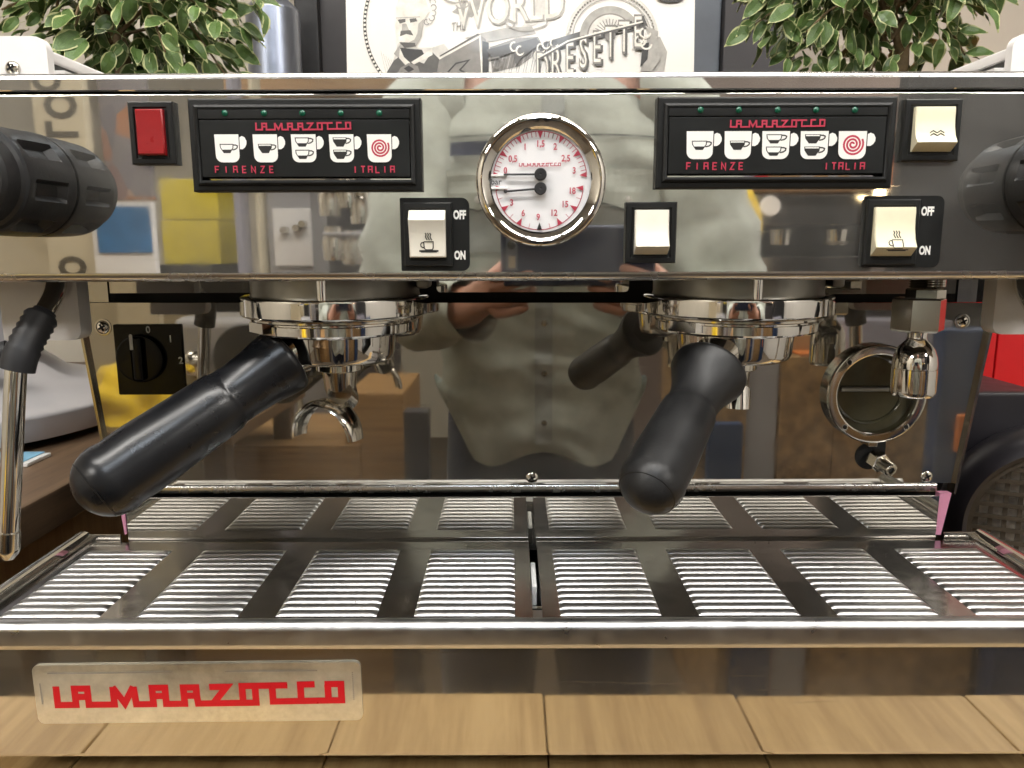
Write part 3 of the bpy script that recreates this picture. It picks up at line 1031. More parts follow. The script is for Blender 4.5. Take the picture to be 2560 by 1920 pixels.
def portafilter(gx, tip, label, dull, spout_dir):
    t = thing('portafilter', (gx, YG, ZR0 - .02), label, 'portafilter', 'portafilters locked into the group heads')
    c = V((gx, YG, 0))
    z0 = ZR0 - .0028
    m = MB()
    rF, rB = .0502, .0362
    zf = zat(848, YG - rF)
    zbw = zat(921, YG - rB)
    m.lathe([(z0 + .002, rF - .003), (z0 + .002, rF), (z0 + .0002, rF), (z0 - .0004, rF - .0012), (z0 - .0010, rF - .0012), (z0 - .0016, rF + .0002), (zf + .0012, rF), (zf + .0002, rF - .0008), (zf, rF - .002), (zf - .0005, rB + .002), (zf - .002, rB + .0004), (zf - .006, rB), (zbw + .005, rB - .0006), (zbw + .002, rB - .002), (zbw + .0004, rB - .0046), (zbw - .0004, rB - .012), (zbw - .0008, .014), (zbw - .001, .0004)], c, n=96)
    m.build('basket_holder', M['chrome'], t, sharp=32)
    # lugs
    for a in (40, 220):
        d = V((math.cos(R(a)), math.sin(R(a)), 0))
        e = V((-d.y, d.x, 0))
        b0 = c + d * (rF - .004) + V((0, 0, z0 - .0055))
        MB().prism([b0 + e * .012, b0 + d * .008 + e * .010, b0 + d * .008 - e * .010, b0 - e * .012], (0, 0, .006)).build('lug', M['chrome'], t)
    # handle
    tip = V(tip)
    zn = zf - .0135
    base = V((gx, YG, zn))
    hz = V((tip.x - gx, tip.y - YG, 0)).normalized()
    p0 = base + hz * (rB - .004)
    d = (tip - p0).normalized()
    L = (tip - p0).length
    neck = .016 if dull else .003
    m = MB()
    m.tube([p0 - d * .004, p0 + d * .004, p0 + d * .010, p0 + d * (neck + .004)], [.0150, .0122, .0112, .0108], 28, sq=.95)
    m.build('neck', M['chrome_old'], t)
    B = p0 + d * neck
    LL = (tip - B).length
    hk = 1.0 if dull else 1.20
    rm = .0176 * hk
    fk = 1.36 if dull else 1.04
    prof = [(0, .009), (0, .0158), (.0010, .0168), (.004, .0172), (.012, .0165), (.022, .0153), (.034, .0147), (.042, .0148), (.0438, .0150), (.0462, .0159), (.050, .0162), (.070, .0167), (.095, .0175)]
    prof = [(a, r * hk * (1 + (fk - 1) * max(0, 1 - a / .03))) for a, r in prof]
    k = (LL - .012) / .1
    prof = [(a * min(1, k * 1.0) if a < .05 else a * k, r) for a, r in prof]
    prof += [(LL + rm * math.sin(R(q)) * .98, rm * math.cos(R(q))) for q in (-15, 0, 12, 25, 38, 50, 60, 70, 78, 85)] + [(LL + rm * .985, .0002)]
    m = MB()
    m.lathe(prof, B, d, n=56)
    m2 = MB()
    sl = LL + rm * math.sin(R(30))
    m2.lathe([(sl - .0004, rm * math.cos(R(30)) - .001), (sl - .0003, rm * math.cos(R(28.5)) + .00016), (sl + .0003, rm * math.cos(R(31)) + .00016), (sl + .0004, rm * math.cos(R(30)) - .001)], B, d, n=56, cap=False)
    h = m.build('handle', M['bakelite_dull'] if dull else M['bakelite'], t, sharp=60)
    m2.build('cap_seam', M['bakelite_dull'], h)
    sd = V((-hz.y, hz.x, 0)) if spout_dir else V((-hz.y, hz.x, 0))
    # spout block, neck and double spout
    zs = zbw - .0008
    m = MB()
    m.lathe([(zs, .0135), (zs - .0015, .0150), (zs - .005, .0150), (zs - .0058, .0138), (zs - .0062, .0112), (zs - .018, .0100), (zs - .024, .0085)], c, n=40)
    sb = m.build('spout_neck', M['chrome_old'], t)
    return t, c, hz, sd, zs


# seen handle tips: sight lines met at the measured distances
def at_depth(u, v, dep):
    d = CROT @ V(((u - 1280) / FPX, -(v - 960) / FPX, -1.0))
    return CAMP + d * dep


tL = at_depth(281, 1196, .432)
tR = at_depth(1632, 1203, .408)


def channel(mb, centre, sd, wd, Rr, z_top, tilt, th=.0016, a0=2, a1=178, wdh=.0085, prof_k=.45):
    """open spout: an arched gutter; sd is the spreading direction, wd the width direction"""
    rings = []
    n = 30
    for i in range(n + 1):
        a = R(a0 + (a1 - a0) * i / n)
        ct = centre + sd * (Rr * math.cos(a)) + V((0, 0, z_top - Rr * 1.12 + Rr * 1.12 * math.sin(a)))
        nr = (sd * math.cos(a) + V((0, 0, math.sin(a)))).normalized()
        ww = wdh * (0.72 + .28 * math.sin(a))
        cross = []
        for q in (-1, -.8, -.45, 0, .45, .8, 1):      # outer side, slightly crowned
            cross.append(ct + wd * (q * ww) + nr * (prof_k * ww * (1 - q * q) * .0 + (-.0032 if abs(q) == 1 else 0.0) + (-.0009 if abs(q) == .8 else 0)))
        for q in (1, .8, .45, 0, -.45, -.8, -1):
            cross.append(ct + wd * (q * (ww - th * .8)) + nr * (-.0038 if abs(q) == 1 else (-.0030 if abs(q) == .8 else -.0024)))
        rings.append(cross)
    mb.loft(rings)


# left portafilter with an open double spout
t, c, hz, sd, zs = portafilter(GX[0], tL, 'glossy black handled portafilter with an open double spout, handle pointing down left', False, 1)
sd = V((.95, -.31, 0)).normalized()
wdir = V((.42, .91, 0)).normalized()
cen = V((c.x - .0065, c.y - .010, 0))
ap = F(806, 1003, cen.y - .008).z
m = MB()
channel(m, cen + V((-.0015, 0, 0)), sd, wdir, .0235, ap, 0, wdh=.0100)
m.build('double_spout', M['chrome_old'], t, sharp=50)
m = MB().tube([V((c.x, c.y, zs - .016)), V((c.x + .002, c.y - .001, zs - .024)), V((cen.x + .008, cen.y - .0, ap + .004))], [.0099, .0096, .0080], 20)
m.build('spout_stem', M['chrome_old'], t)
# right portafilter, spout mostly behind the handle
t, c, hz, sd, zs = portafilter(GX[1], tR, 'dull black handled portafilter, handle pointing straight towards the viewer, beside the sight glass', True, 0)
e = F(1846, 960, YG - .012)
m = MB().tube([V((c.x, c.y, zs - .010)), V((c.x, c.y - .005, zs - .022)), V((e.x, YG - .012, zat(985, YG - .012))), V((e.x - .0003, YG - .013, zat(1022, YG - .013)))], [.0095, .0090, .0080, .0078], 24)
m.build('spout_stem', M['chrome'], t)

# ================================================================ hot water spout
YW = .078
ws = F(2292, 850, YW)
def zz(v):
    return F(2292, v, YW).z


c = V((ws.x, YW, 0))
spout = MB().lathe([(zz(826) + .001, .0062), (zz(842), .0058), (zz(850), .0064), (zz(858), .0085), (zz(872), .0115), (zz(890), .0132), (zz(905), .01375), (zz(918), .0139), (zz(918.6), .01345), (zz(920.4), .01345), (zz(921), .0140), (zz(975), .0141), (zz(984), .0136), (zz(988), .0128), (zz(989), .0112)], c, n=64, cap=False).build('water_spout', M['chrome'], mach, sharp=30)
MB().lathe([(zz(986), .0118), (zz(985.5), .0118)], c, n=48).build('aerator', M['darkmetal'], spout)
MB().lathe([(zz(828), .0150), (zz(823), .0165), (zz(748), .0165), (zz(744), .0150)], c + V((-.0006, 0, 0)), n=6, start=.35).build('hex_block', M['nut'], spout, sharp=10)
MB().lathe([(zz(746), .0112), (zz(744), .0118), (zz(724), .0118), (zz(721), .0108)], c + V((.0030, 0, 0)), n=6, start=.1).build('nut', M['chrome_old'], spout, sharp=10)
m = MB()
for i in range(4):
    z = zz(720) + i * .0016
    m.lathe([(z, .0095), (z + .0008, .0108), (z + .0016, .0095)], c + V((.0035, 0, 0)), n=24)
m.lathe([(zz(716), .0100), (zz(690), .0100)], c + V((.0045, 0, 0)), n=24)
m.build('threaded_pipe', M['nut'], spout)

# sight glass in the splash panel
sc_ = F(2190, 985, YS - .006)
c = V((sc_.x, YS, sc_.z))
sg = MB().lathe([(-.004, .0375), (.0075, .0375), (.0088, .0368), (.0092, .0355), (.0092, .0312), (.0086, .0302), (.0070, .0296), (.0002, .0294)], c, (0, -1, 0), n=96, cap=False).build('sight_glass', M['chrome_old'], mach, sharp=28)
MB().lathe([(-.0030, .0295), (.0020, .0295)], c, (0, -1, 0), n=64).build('glass_disc', M['sight'], sg)
MB().lathe([(.0018, .0268), (.0034, .0266), (.0038, .0255), (.0032, .0246), (.0018, .0244)], c + V((-.004, 0, .003)), (0, -1, 0), n=64, cap=False).build('seal_ring', M['sight'], sg)
MB().tube([c + V((-.026, -.0042, .0035)), c + V((.0265, -.0042, .0035))], .0020, 12).build('level_tube', M['cast'], sg)
for a in (47, 133, 227, 313):
    d = V((math.cos(R(a)), 0, math.sin(R(a)))) * .0337
    MB().lathe([(.0088, .0027), (.0095, .0024), (.0096, .0019), (.0094, .0016)], c + d, (0, -1, 0), n=20, cap=False).build('screw_hole', M['nut'], sg)
    MB().lathe([(.0091, .0017), (.00935, .0017)], c + d, (0, -1, 0), n=16).build('hole', M['black'], sg)
MB().rbox((c.x - .0035, YS - .0078, c.z - .0405), (c.x + .0035, YS + .001, c.z - .0355), .0006).build('tab', M['nut'], sg)
# drain bolt under the sight glass
bc = F(2178, 1140, YS - .001)
hole = MB().lathe([(-.004, .0105), (.0020, .0103), (.0021, .0002)], (bc.x - .002, YS, bc.z), (0, -1, 0), n=40).build('bolt_hole', M['black'], mach)
MB().prism([(bc.x + .0008, YS - .0023, bc.z + .0128), (bc.x + .0095, YS - .0023, bc.z + .0128), (bc.x + .0098, YS - .0023, bc.z + .001), (bc.x + .0005, YS - .0023, bc.z + .001)], (0, -.0004, 0)).build('bolt_slot', M['black'], mach)
ax = V((.28, -1, -.26)).normalized()
b0 = V((bc.x + .0015, YS - .002, bc.z - .001))
bo = MB().lathe([(0, .0078), (.009, .0078), (.0095, .0070)], b0, ax, n=6, start=.3).build('drain_bolt', M['chrome_old'], mach, sharp=10)
MB().lathe([(.0094, .0052), (.019, .0052), (.020, .0045), (.020, .0027)], b0, ax, n=28, cap=False).build('stud', M['nut'], bo)
MB().lathe([(.0185, .0030), (.0188, .0030)], b0, ax, n=6).build('hex_socket', M['darkmetal'], bo)

# ================================================================ steam wands and knobs
def W(u, v, y):
    return F(u, v, y)


PW = ((150, 640, .05), (142, 705, .042), (132, 742, .036), (108, 785, .028), (72, 845, .018), (45, 905, .012), (38, 960, .010), (22, 1335, .004))
# smooth the path
def smooth(path, k=6):
    out = []
    n = len(path)
    for i in range(n - 1):
        p0, p1, p2, p3 = path[max(0, i - 1)], path[i], path[i + 1], path[min(n - 1, i + 2)]
        for j in range(k):
            t_ = j / k
            out.append(.5 * ((2 * p1) + (-p0 + p2) * t_ + (2 * p0 - 5 * p1 + 4 * p2 - p3) * t_ * t_ + (-p0 + 3 * p1 - 3 * p2 + p3) * t_ ** 3))
    out.append(path[-1])
    return out


for s, lab in ((-1, 'l'), (1, 'r')):
    pp = smooth([W(u_, v_, y_) for u_, v_, y_ in PW])
    mir = (lambda q: q) if s < 0 else (lambda q: V((2 * XM - q.x + .0035, q.y, q.z)))
    pp = [mir(q) for q in pp]
    wn = MB().tube(pp, .0057, 24).build('steam_wand', M['chrome'], mach, sharp=60)
    gp_ = [mir(q) for q in smooth([W(112, 779, .029), W(92, 812, .0235), W(70, 850, .0175), W(52, 890, .013), W(43, 925, .0115)], 5)]
    rads = [.0064 if i < 2 else (.0088 + (.0006 if i % 2 else -.0004)) if i < len(gp_) - 7 else .0092 for i in range(len(gp_))]
    MB().tube(gp_, rads, 28).build('rubber_grip', M['rubber'], wn, sharp=60)
    e = mir(W(22, 1330, .004))
    e2 = mir(W(20, 1405, .0036))
    d = (e2 - e).normalized()
    MB().lathe([(-.001, .0058), (.0, .0062), (.010, .0062), (.0125, .0058), (.0165, .0032), (.0168, .0004)], e, d, n=32).build('steam_tip', M['nut'], wn, sharp=30)

for u, v in ((68, 462), (2637, 455)):
    kc = F(u, v)
    rk = .0275
    n = 96
    rings = []
    for (dep, rad, fl_) in ((.0003, .0262, 0), (.0012, .0274, 0), (.004, rk, 0), (.009, rk, .15), (.013, rk, 1), (.030, rk * .985, 1), (.036, rk * .975, .2), (.040, rk * .965, 0), (.0412, rk * .95, 0), (.0418, rk * .9, 0), (.0435, .0235, 0), (.052, .0225, 0), (.054, .021, 0), (.0545, .0005, 0)):
        ring = []
        for j in range(n):
            a = 2 * math.pi * j / n
            ph = (a * 8 / (2 * math.pi)) % 1.0
            cut = 1.0 if .30 < ph < .70 else 0.0
            r_ = rad - .0042 * fl_ * cut
            ring.append(V((kc.x + r_ * math.cos(a + .2), -dep, kc.z + r_ * math.sin(a + .2))))
        rings.append(ring)
    kb = MB().loft(rings).build('steam_knob', M['bakelite_dull'], mach, sharp=28)

# ================================================================ drip tray
ZT = FZ(1280, 1536, -.2215).z
lip_y = .0075
xl_, xr_ = XM - .3475, XM + .3475
# lip: rounded bar along the front
lp = [(.030, -.2235), (.012, -.2235), (.0095, -.2195), (.0070, -.2170), (.0040, -.2163), (.0010, -.2172), (-.0010, -.2195), (-.0014, -.2215), (-.0010, -.2300), (-.0004, -.2325), (.0010, -.2338), (.0040, -.2340), (.010, -.2340)]
zoff = F(1280, 1549, 0.003).z - (-.2163)
lp = [(y, z + zoff) for y, z in lp]
MB().loft([[V((xl_ - .012, y, z)) for y, z in lp], [V((xr_ + .012, y, z)) for y, z in lp]]).build('tray_lip', M['lip'], mach, sharp=35)
zlip = lp[-1][1]
zbt = F(1280, 1893, .0095).z
fp = [(.0095, zlip - .0002), (.0095, zbt + .0035), (.0103, zbt + .001), (.0125, zbt), (.03, zbt), (.03, zlip - .0002)]
MB().loft([[V((xl_ - .010, y, z)) for y, z in fp], [V((xr_ + .010, y, z)) for y, z in fp]]).build('tray_front', M['lower'], mach, sharp=40)
MB().box((xl_ - .006, .0305, zbt + .002), (xr_ + .006, .60, zbt + .02)).build('tray_base', M['darkmetal'], mach)
ZG = ZT
yb_in = F(1330, 1354, .13).y
yb_ = YL - .006
MB().box((xl_, .0305, ZG - .03), (xr_, yb_, ZG - .026)).build('tray_floor', M['darkmetal'], mach)
da, db = FZ(1335, 1466, ZG - .004), FZ(1335, 1405, ZG - .004)
MB().rbox((XM - .0024, da.y, ZG - .018), (XM + .0012, db.y, ZG - .004), .0008).build('drain_clip', M['whiteplastic'], mach)
MB().box((XM - .012, .048, ZG - .0155), (XM + .012, .0515, ZG - .0135)).build('cross_bar', M['nut'], mach)
# side rims and rear rim
for s in (-1, 1):
    x0 = XM + s * .3365
    x1 = XM + s * .3535
    m = MB()
    ring = [(0, -.020), (0, -.004), (.0008, .002), (.003, .0058), (.006, .0068), (.010, .0058), (.0125, .002), (.0132, -.004), (.0132, -.020)]
    m.loft([[V((x0 + s * x, .004, ZG + z)) for x, z in ring], [V((x0 + s * x, YL + .0016, ZG + z)) for x, z in ring]])
    m.build('side_rim', M['lower'], mach, sharp=40)
    lo, hi = sorted((XM + s * .3145, x0 + s * .0132))
    MB().rbox((lo, YL + .0002, ZG - .02), (hi, YL + .0018, ZG + .0045), .0005).build('rear_rim', M['lower'], mach)
    # grate
    gl = 'left' if s < 0 else 'right'
    gt = thing('drip_grate', (XM + s * .17, .07, ZG), 'slotted steel drip tray grate %s' % ('below the glossy black portafilter handle' if s < 0 else 'below the water spout and sight glass'), 'drip grate', 'grates on the drip tray')
    g0, g1 = sorted((XM + s * .0030, XM + s * .3355))
    y0g, y1g = lp[0][0] - .0135, YL - .0004
    # plate with openings: strips between the four slotted fields
    st, pitch, wd = .0138, .0840, .0613
    pl = MB()
    zt_ = ZG
    fields = []
    for i in range(4):
        a_ = XM + s * (st + i * pitch)
        b_ = XM + s * (st + i * pitch + wd)
        fields.append(tuple(sorted((a_, b_))))
    fields.sort()
    xs = [g0] + [q for f_ in fields for q in f_] + [g1]
    NS, yf, yr = 12, .0105, .1150
    pit = (yr - yf) / NS
    for i in range(0, len(xs), 2):
        pl.box((xs[i], yf, zt_ - .0012), (xs[i + 1], yr, zt_))
    pl.box((g0, yf - .004, zt_ - .0012), (g1, yf, zt_))
    pl.loft([[V((x, y, z)) for y, z in ((yr, zt_ - .0012), (yr, zt_), (y1g - .0050, zt_), (y1g - .0032, zt_ - .0003), (y1g - .0016, zt_ - .0012), (y1g - .0005, zt_ - .0026), (y1g, zt_ - .0045), (y1g, zt_ - .012), (y1g - .001, zt_ - .012), (y1g - .001, zt_ - .005), (y1g - .007, zt_ - .0012))] for x in (g0, g1)])
    xg = g1 if s < 0 else g0
    pl.box((xg - .0012 if s < 0 else xg, yf, zt_ - .014), (xg if s < 0 else xg + .0012, y1g - .002, zt_ - .0013))
    pl.build('plate', M['tray'], gt, sharp=40)
    # one louvre: rises from the rear and curls over at its front edge, ends drawn down
    lw = wd
    lm = MB()
    cs = [(0.0, -.0006), (-.0006, .0003), (-.0016, .0009), (-.0030, .0013), (-.0043, .00132), (-.0055, .0010), (-.0065, .0005), (-.0072, -.0002), (-.0075, -.0009), (-.0069, -.0009), (-.0055, .0002), (-.0035, .0005), (-.0015, .0), (-.0003, -.0010)]
    rings = []
    for k, (x, hgt) in enumerate(((-lw / 2, .02), (-lw / 2 + .0010, .55), (-lw / 2 + .0024, .93), (-lw / 2 + .005, 1.0), (lw / 2 - .005, 1.0), (lw / 2 - .0024, .93), (lw / 2 - .0010, .55), (lw / 2, .02))):
        rings.append([V((x, y * pit / .0084, z * hgt * 1.15 if z > 0 else z)) for y, z in cs])
    lm.loft(rings)
    first = None
    for f_ in fields:
        for k in range(NS):
            loc = ((f_[0] + f_[1]) / 2, yr - k * pit, zt_ - .0001)
            if first is None:
                first = lm.build('slat', M['slat'], gt, sharp=50, loc=loc)
            else:
                o = first.copy()
                COL.objects.link(o)
                o.location = loc
            
# ================================================================ badge
yb2 = .0095
P4 = [F(88, 1662, yb2), F(905, 1651, yb2), F(911, 1797, yb2), F(100, 1806, yb2)]
o_ = P4[3]
axx = (P4[2] - P4[3]).normalized()
azz = axx.cross(V((0, 1, 0))).normalized() * -1
if azz.z < 0:
    azz = -azz
BW = ((P4[2] - P4[3]).length + (P4[1] - P4[0]).length) / 2
BH = ((P4[0] - P4[3]).length + (P4[1] - P4[2]).length) / 2
def bp(x, z, y=0.0):
    q = o_ + axx * x + azz * z
    return V((q.x, yb2 + y, q.z))


bm_ = MB().prism([bp(x, z, -.0002) for x, z in rrect(0, 0, BW, BH, .0042, 6)], (0, -.0012, 0)).build('badge', M['satin'], mach, sharp=30)
fl = Flat(bp(0, 0, -.0015), axx, azz)
k = BW / 2060.0
logo(fl, 118 * k, BH * .475, 1835 * k, 43, 0)
for x0, x1, zf_ in ((95, 880, .865), (1210, 1790, .865)):
    fl.line([(x0 * k, BH * zf_), (x1 * k, BH * zf_)], .0008, 1)
fl.line([(42 * k, BH * .34), (42 * k, BH * .70)], .0008, 1)
for i in range(14):
    z = BH * (.36 + .035 * i)
    fl.line([(2010 * k, z), (2010 * k, z + BH * .02)], .0008, 1)
fl.build('badge_lettering', [M['logored'], M['printgrey']], bm_)
for x in (-.30, .32):
    for y in (.16, .42):
        MB().lathe([(0, .02), (zbt - BZ + .003, .016)], (x, y, BZ), n=24).build('foot', M['rubber'], mach)

# coffee grounds scattered on the grates
random.seed(12)
m = MB()
for i in range(70):
    if i < 14:
        q_ = FZ(2385 + random.gauss(0, 14), 1347 + random.gauss(0, 4), ZG + .0004)
    else:
        q_ = V((random.uniform(XM - .31, XM + .31), random.choice((random.uniform(.118, .130), random.uniform(.02, .125))), ZG + .0004))
    s_ = random.uniform(.0002, .0006) * (1.7 if i < 8 else 1)
    m.add([q_ + V((s_ * random.uniform(.6, 1.4), 0, 0)), q_ + V((-s_, s_ * .4, 0)), q_ + V((0, s_, 0)), q_ + V((0, -s_, .0001)), q_ + V((0, 0, s_))], [(0, 2, 4), (2, 1, 4), (1, 3, 4), (3, 0, 4)])
o = m.build('coffee_grounds', M['soilbrown'], None, smooth=False)
o['kind'] = 'stuff'
o['label'] = 'dark coffee grounds scattered over the drip grates'

# ================================================================ plants behind the machine
def leafmat(name, g, var, rough=0.42):
    return plain(name, g, rough, var=var, vscale=45, bump=0.2, bscale=260, spec=0.5)


M['leafgreen'] = leafmat('variegated_leaf_green', (0.095, 0.165, 0.042), 0.5)
M['leafedge'] = leafmat('variegated_leaf_margin', (0.50, 0.52, 0.25), 0.3)
M['twig'] = plain('twig_bark', (0.20, 0.14, 0.07), 0.8, var=0.3, vscale=120, bump=0.4, bscale=500)
M['planter'] = plain('brown_planter', (0.16, 0.095, 0.05), 0.6, var=0.2, vscale=25)
M['soil'] = plain('potting_soil', (0.03, 0.02, 0.013), 0.95, var=0.5, vscale=200, bump=0.8)


def leaf_mesh(seed):
    rg = random.Random(seed)
    L, Wd = 1.0, rg.uniform(.24, .29)
    sts = [0, .08, .2, .35, .5, .66, .8, .91, 1.0]
    mb = MB()
    droop = rg.uniform(.15, .5)
    fold = rg.uniform(.12, .35)
    tw = rg.uniform(-.3, .3)
    rings = []
    for t in sts:
        wv = Wd * (math.sin(math.pi * min(1, t ** .78)) ** .85 if 0 < t < 1 else 0.012)
        if t > .88:
            wv *= .7
        row = []
        for q in (-1, -.80 + rg.uniform(-.13, .08), 0, .80 + rg.uniform(-.08, .13), 1):
            x = q * wv
            z = abs(q) * wv * fold - droop * t * t * .6 + .03 * math.sin(9 * t + q * 2)
            row.append(V((x * math.cos(tw * t), t * L, z + x * math.sin(tw * t))))
        rings.append(row)
    for i in range(len(rings) - 1):
        for j in range(4):
            mb.add([rings[i][j], rings[i][j + 1], rings[i + 1][j + 1], rings[i + 1][j]], [(0, 1, 2, 3)], 0 if j in (1, 2) and not (i == len(rings) - 2) else 1)
    mb.tube([V((0, -.22, .02)), V((0, -.1, .0)), V((0, .02, 0))], .012, 5, 1)
    o = mb.build('leaf', [M['leafgreen'], M['leafedge']], None, sharp=70)
    me = o.data
    bpy.data.objects.remove(o)
    return me


LEAVES = [leaf_mesh(s) for s in range(6)]


def plant(name, base, cen, rad, n, label, pot, seed, trunk_x, ldir=1):
    rg = random.Random(seed)
    t = thing(name, base, label, 'potted plant')
    base = V(base)
    # pot
    pw, ph = pot
    MB().lathe([(0, pw * .78), (.004, pw * .8), (ph - .02, pw * .97), (ph - .018, pw * 1.03), (ph, pw * 1.03), (ph, pw * .94), (ph - .015, pw * .93)], base, n=48, cap=True).build('pot', M['planter'], t)
    MB().lathe([(ph - .013, pw * .935), (ph - .010, .001)], base, n=32).build('soil', M['soil'], t)
    top = V((trunk_x, cen.y, cen.z + rad.z * .4))
    b0 = V((trunk_x + .01, cen.y, base.z + ph - .015))
    MB().tube(smooth([b0, b0.lerp(top, .35) + V((.012, 0, 0)), b0.lerp(top, .7) + V((-.01, .006, 0)), top], 5), [.0085 - .0003 * i for i in range(16)], 12).build('trunk', M['twig'], t)
    # branches, each with leaves along it
    tips = []
    nb = 26
    for k in range(nb):
        a = 2 * math.pi * (k * .618) + rg.uniform(-.2, .2)
        el = -0.75 + 1.7 * ((k + .5) / nb)
        d = V((math.cos(a) * math.cos(el), math.sin(a) * math.cos(el) * .9, math.sin(el)))
        e = cen + V((d.x * rad.x, d.y * rad.y, d.z * rad.z)) * rg.uniform(.78, 1.0)
        s = b0.lerp(top, rg.uniform(.35, .95))
        mid = s.lerp(e, .5) + V((rg.uniform(-.015, .015), rg.uniform(-.015, .015), .028))
        path = smooth([s, mid, e], 6)
        MB().tube(path, [.0022 - .0013 * i / len(path) for i in range(len(path))], 6).build('branch', M['twig'], t)
        tips.append(path)
    per = n // nb
    for path in tips:
        for j in range(per):
            q = 1.0 - .72 * (j / per) ** 1.15
            p = path[min(len(path) - 1, int(q * (len(path) - 1)))] + V((rg.gauss(0, .010), rg.gauss(0, .010), rg.gauss(0, .010)))
            out = (p - cen)
            out = V((out.x / rad.x, out.y / rad.y, out.z / rad.z))
            ln = rg.uniform(.024, .036)
            dirv = (out.normalized() * .8 + V((rg.gauss(0, .5), rg.gauss(0, .5), rg.gauss(-.45, .4)))).normalized()
            nrm = V((rg.gauss(0, .5), -.55 + rg.gauss(0, .45), .65 + rg.gauss(0, .3)))
            x = dirv.cross(nrm)
            if x.length < .05:
                continue
            x.normalize()
            z = x.cross(dirv)
            mat_ = Matrix((x, dirv, z)).transposed().to_4x4()
            o = bpy.data.objects.new('leaf', LEAVES[rg.randrange(6)])
            COL.objects.link(o)
            o.parent = t
            o.matrix_parent_inverse = Matrix.Translation(base).inverted()
            o.matrix_basis = Matrix.Translation(p + dirv * ln * .2) @ mat_ @ Matrix.Diagonal((ln, ln, ln, 1))
    # the many small leaves deep inside the crown, one mass
    fm = MB()
    for k in range(620):
        d = V((rg.gauss(0, 1), rg.gauss(0, 1), rg.gauss(0, 1))).normalized() * rg.uniform(.15, .93) ** .6
        p = cen + V((d.x * rad.x, d.y * rad.y + .012, d.z * rad.z))
        ln = rg.uniform(.020, .031)
        dirv = (d * .8 + V((rg.gauss(0, .6), rg.gauss(0, .5), rg.gauss(-.4, .4)))).normalized()
        x = dirv.cross(V((rg.gauss(0, .6), -.5 + rg.gauss(0, .5), .6)))
        if x.length < .05:
            continue
        x.normalize()
        z = x.cross(dirv)
        me = LEAVES[rg.randrange(6)]
        o4 = [p + x * (q.co.x * ln) + dirv * (q.co.y * ln) + z * (q.co.z * ln) for q in me.vertices]
        n0 = len(fm.v)
        fm.v += [tuple(c) for c in o4]
        for f in me.polygons:
            fm.f.append(tuple(i + n0 for i in f.vertices))
            fm.mi.append(f.material_index)
    fo = bpy.data.meshes.new('foliage')
    fo.from_pydata(fm.v, [], fm.f)
    fo.materials.append(M['leafgreen'])
    fo.materials.append(M['leafedge'])
    fo.polygons.foreach_set('material_index', fm.mi)
    fo.shade_smooth()
    link('foliage', fo, t)['kind'] = 'stuff'
    return t


yp = .42
cl = F(335, 0, yp)
plant('ficus_plant', (cl.x, yp, .092), cl, V((.134, .085, .128)), 286, 'variegated small leaved plant left of the poster, cream edged leaves hanging over', (.06, .07), 11, F(250, 0, yp).x)
yp = .46
cl = F(2185, -62, yp)
plant('ficus_plant', (cl.x - .02, yp, .092), cl, V((.150, .09, .120)), 286, 'variegated small leaved plant right of the poster in a brown pot, trunk showing', (.075, .06), 23, F(2215, 100, yp).x)
# the cup tray on top of the machine carries both pots
MB().box((XM - .24, .03, ht + .0003), (XM + .24, .52, .0915)).build('cup_tray', M['nut'], mach)

# ================================================================ poster
LEAN = R(6.0)
PY = .78
PO = V((F(866, 100, PY).x, PY, F(866, 100, PY).z))
PAZ = V((0, math.sin(LEAN), math.cos(LEAN)))
PAX = V((1, 0, 0))
PN = PAX.cross(PAZ)


def PP(u, v):
    d = CROT @ V(((u - 1280) / FPX, -(v - 960) / FPX, -1.0))
    q = CAMP + d * ((PO - CAMP).dot(PN) / d.dot(PN))
    return (q - PO).dot(PAX), (q - PO).dot(PAZ)


M['paper'] = plain('glossy_white_poster', (0.86, 0.83, 0.78), 0.3, var=0.015, vscale=6, coat=0.22)
M['paper'].node_tree.nodes['Principled BSDF'].inputs['Coat Roughness'].default_value = 0.22
GREY = [plain('poster_ink_%s' % n, c, 0.4, var=0.2, vscale=60, coat=0.15) for n, c in (
    ('black', (.02, .018, .016)), ('dark_grey', (.085, .08, .072)), ('mid_grey', (.22, .205, .185)), ('light_grey', (.40, .38, .345)), ('pale_grey', (.68, .65, .60)), ('cream', (.80, .76, .68)))]
W1 = PP(1736, 100)[0]
poster = thing('poster', PO + PAX * W1 / 2 + PAZ * -.26, 'white poster with an engraved portrait and ornate lettering leaning behind the machine', 'poster')
mb = MB()
a, b = PP(866, 100)[0], W1
mb.prism([PO + PAX * x + PAZ * z + PN * -.0004 for x, z in ((a, -.26), (b, -.26), (b, .22), (a, .22))], PN * -.004)
mb.build('sheet', M['paper'], poster)
fl = Flat(PO + PN * .0002, PAX, PAZ)
def pg(pts, mi):
    fl.poly([PP(*q) for q in pts][::-1], mi)
def pl_(pts, wd, mi, closed=False):
    fl.line([PP(*q) for q in pts], wd, mi, closed)


def ell(cx, cy, rx, ry, a0, a1, n=28):
    return [(cx + rx * math.cos(R(a0 + (a1 - a0) * i / n)), cy + ry * math.sin(R(a0 + (a1 - a0) * i / n))) for i in range(n + 1)]


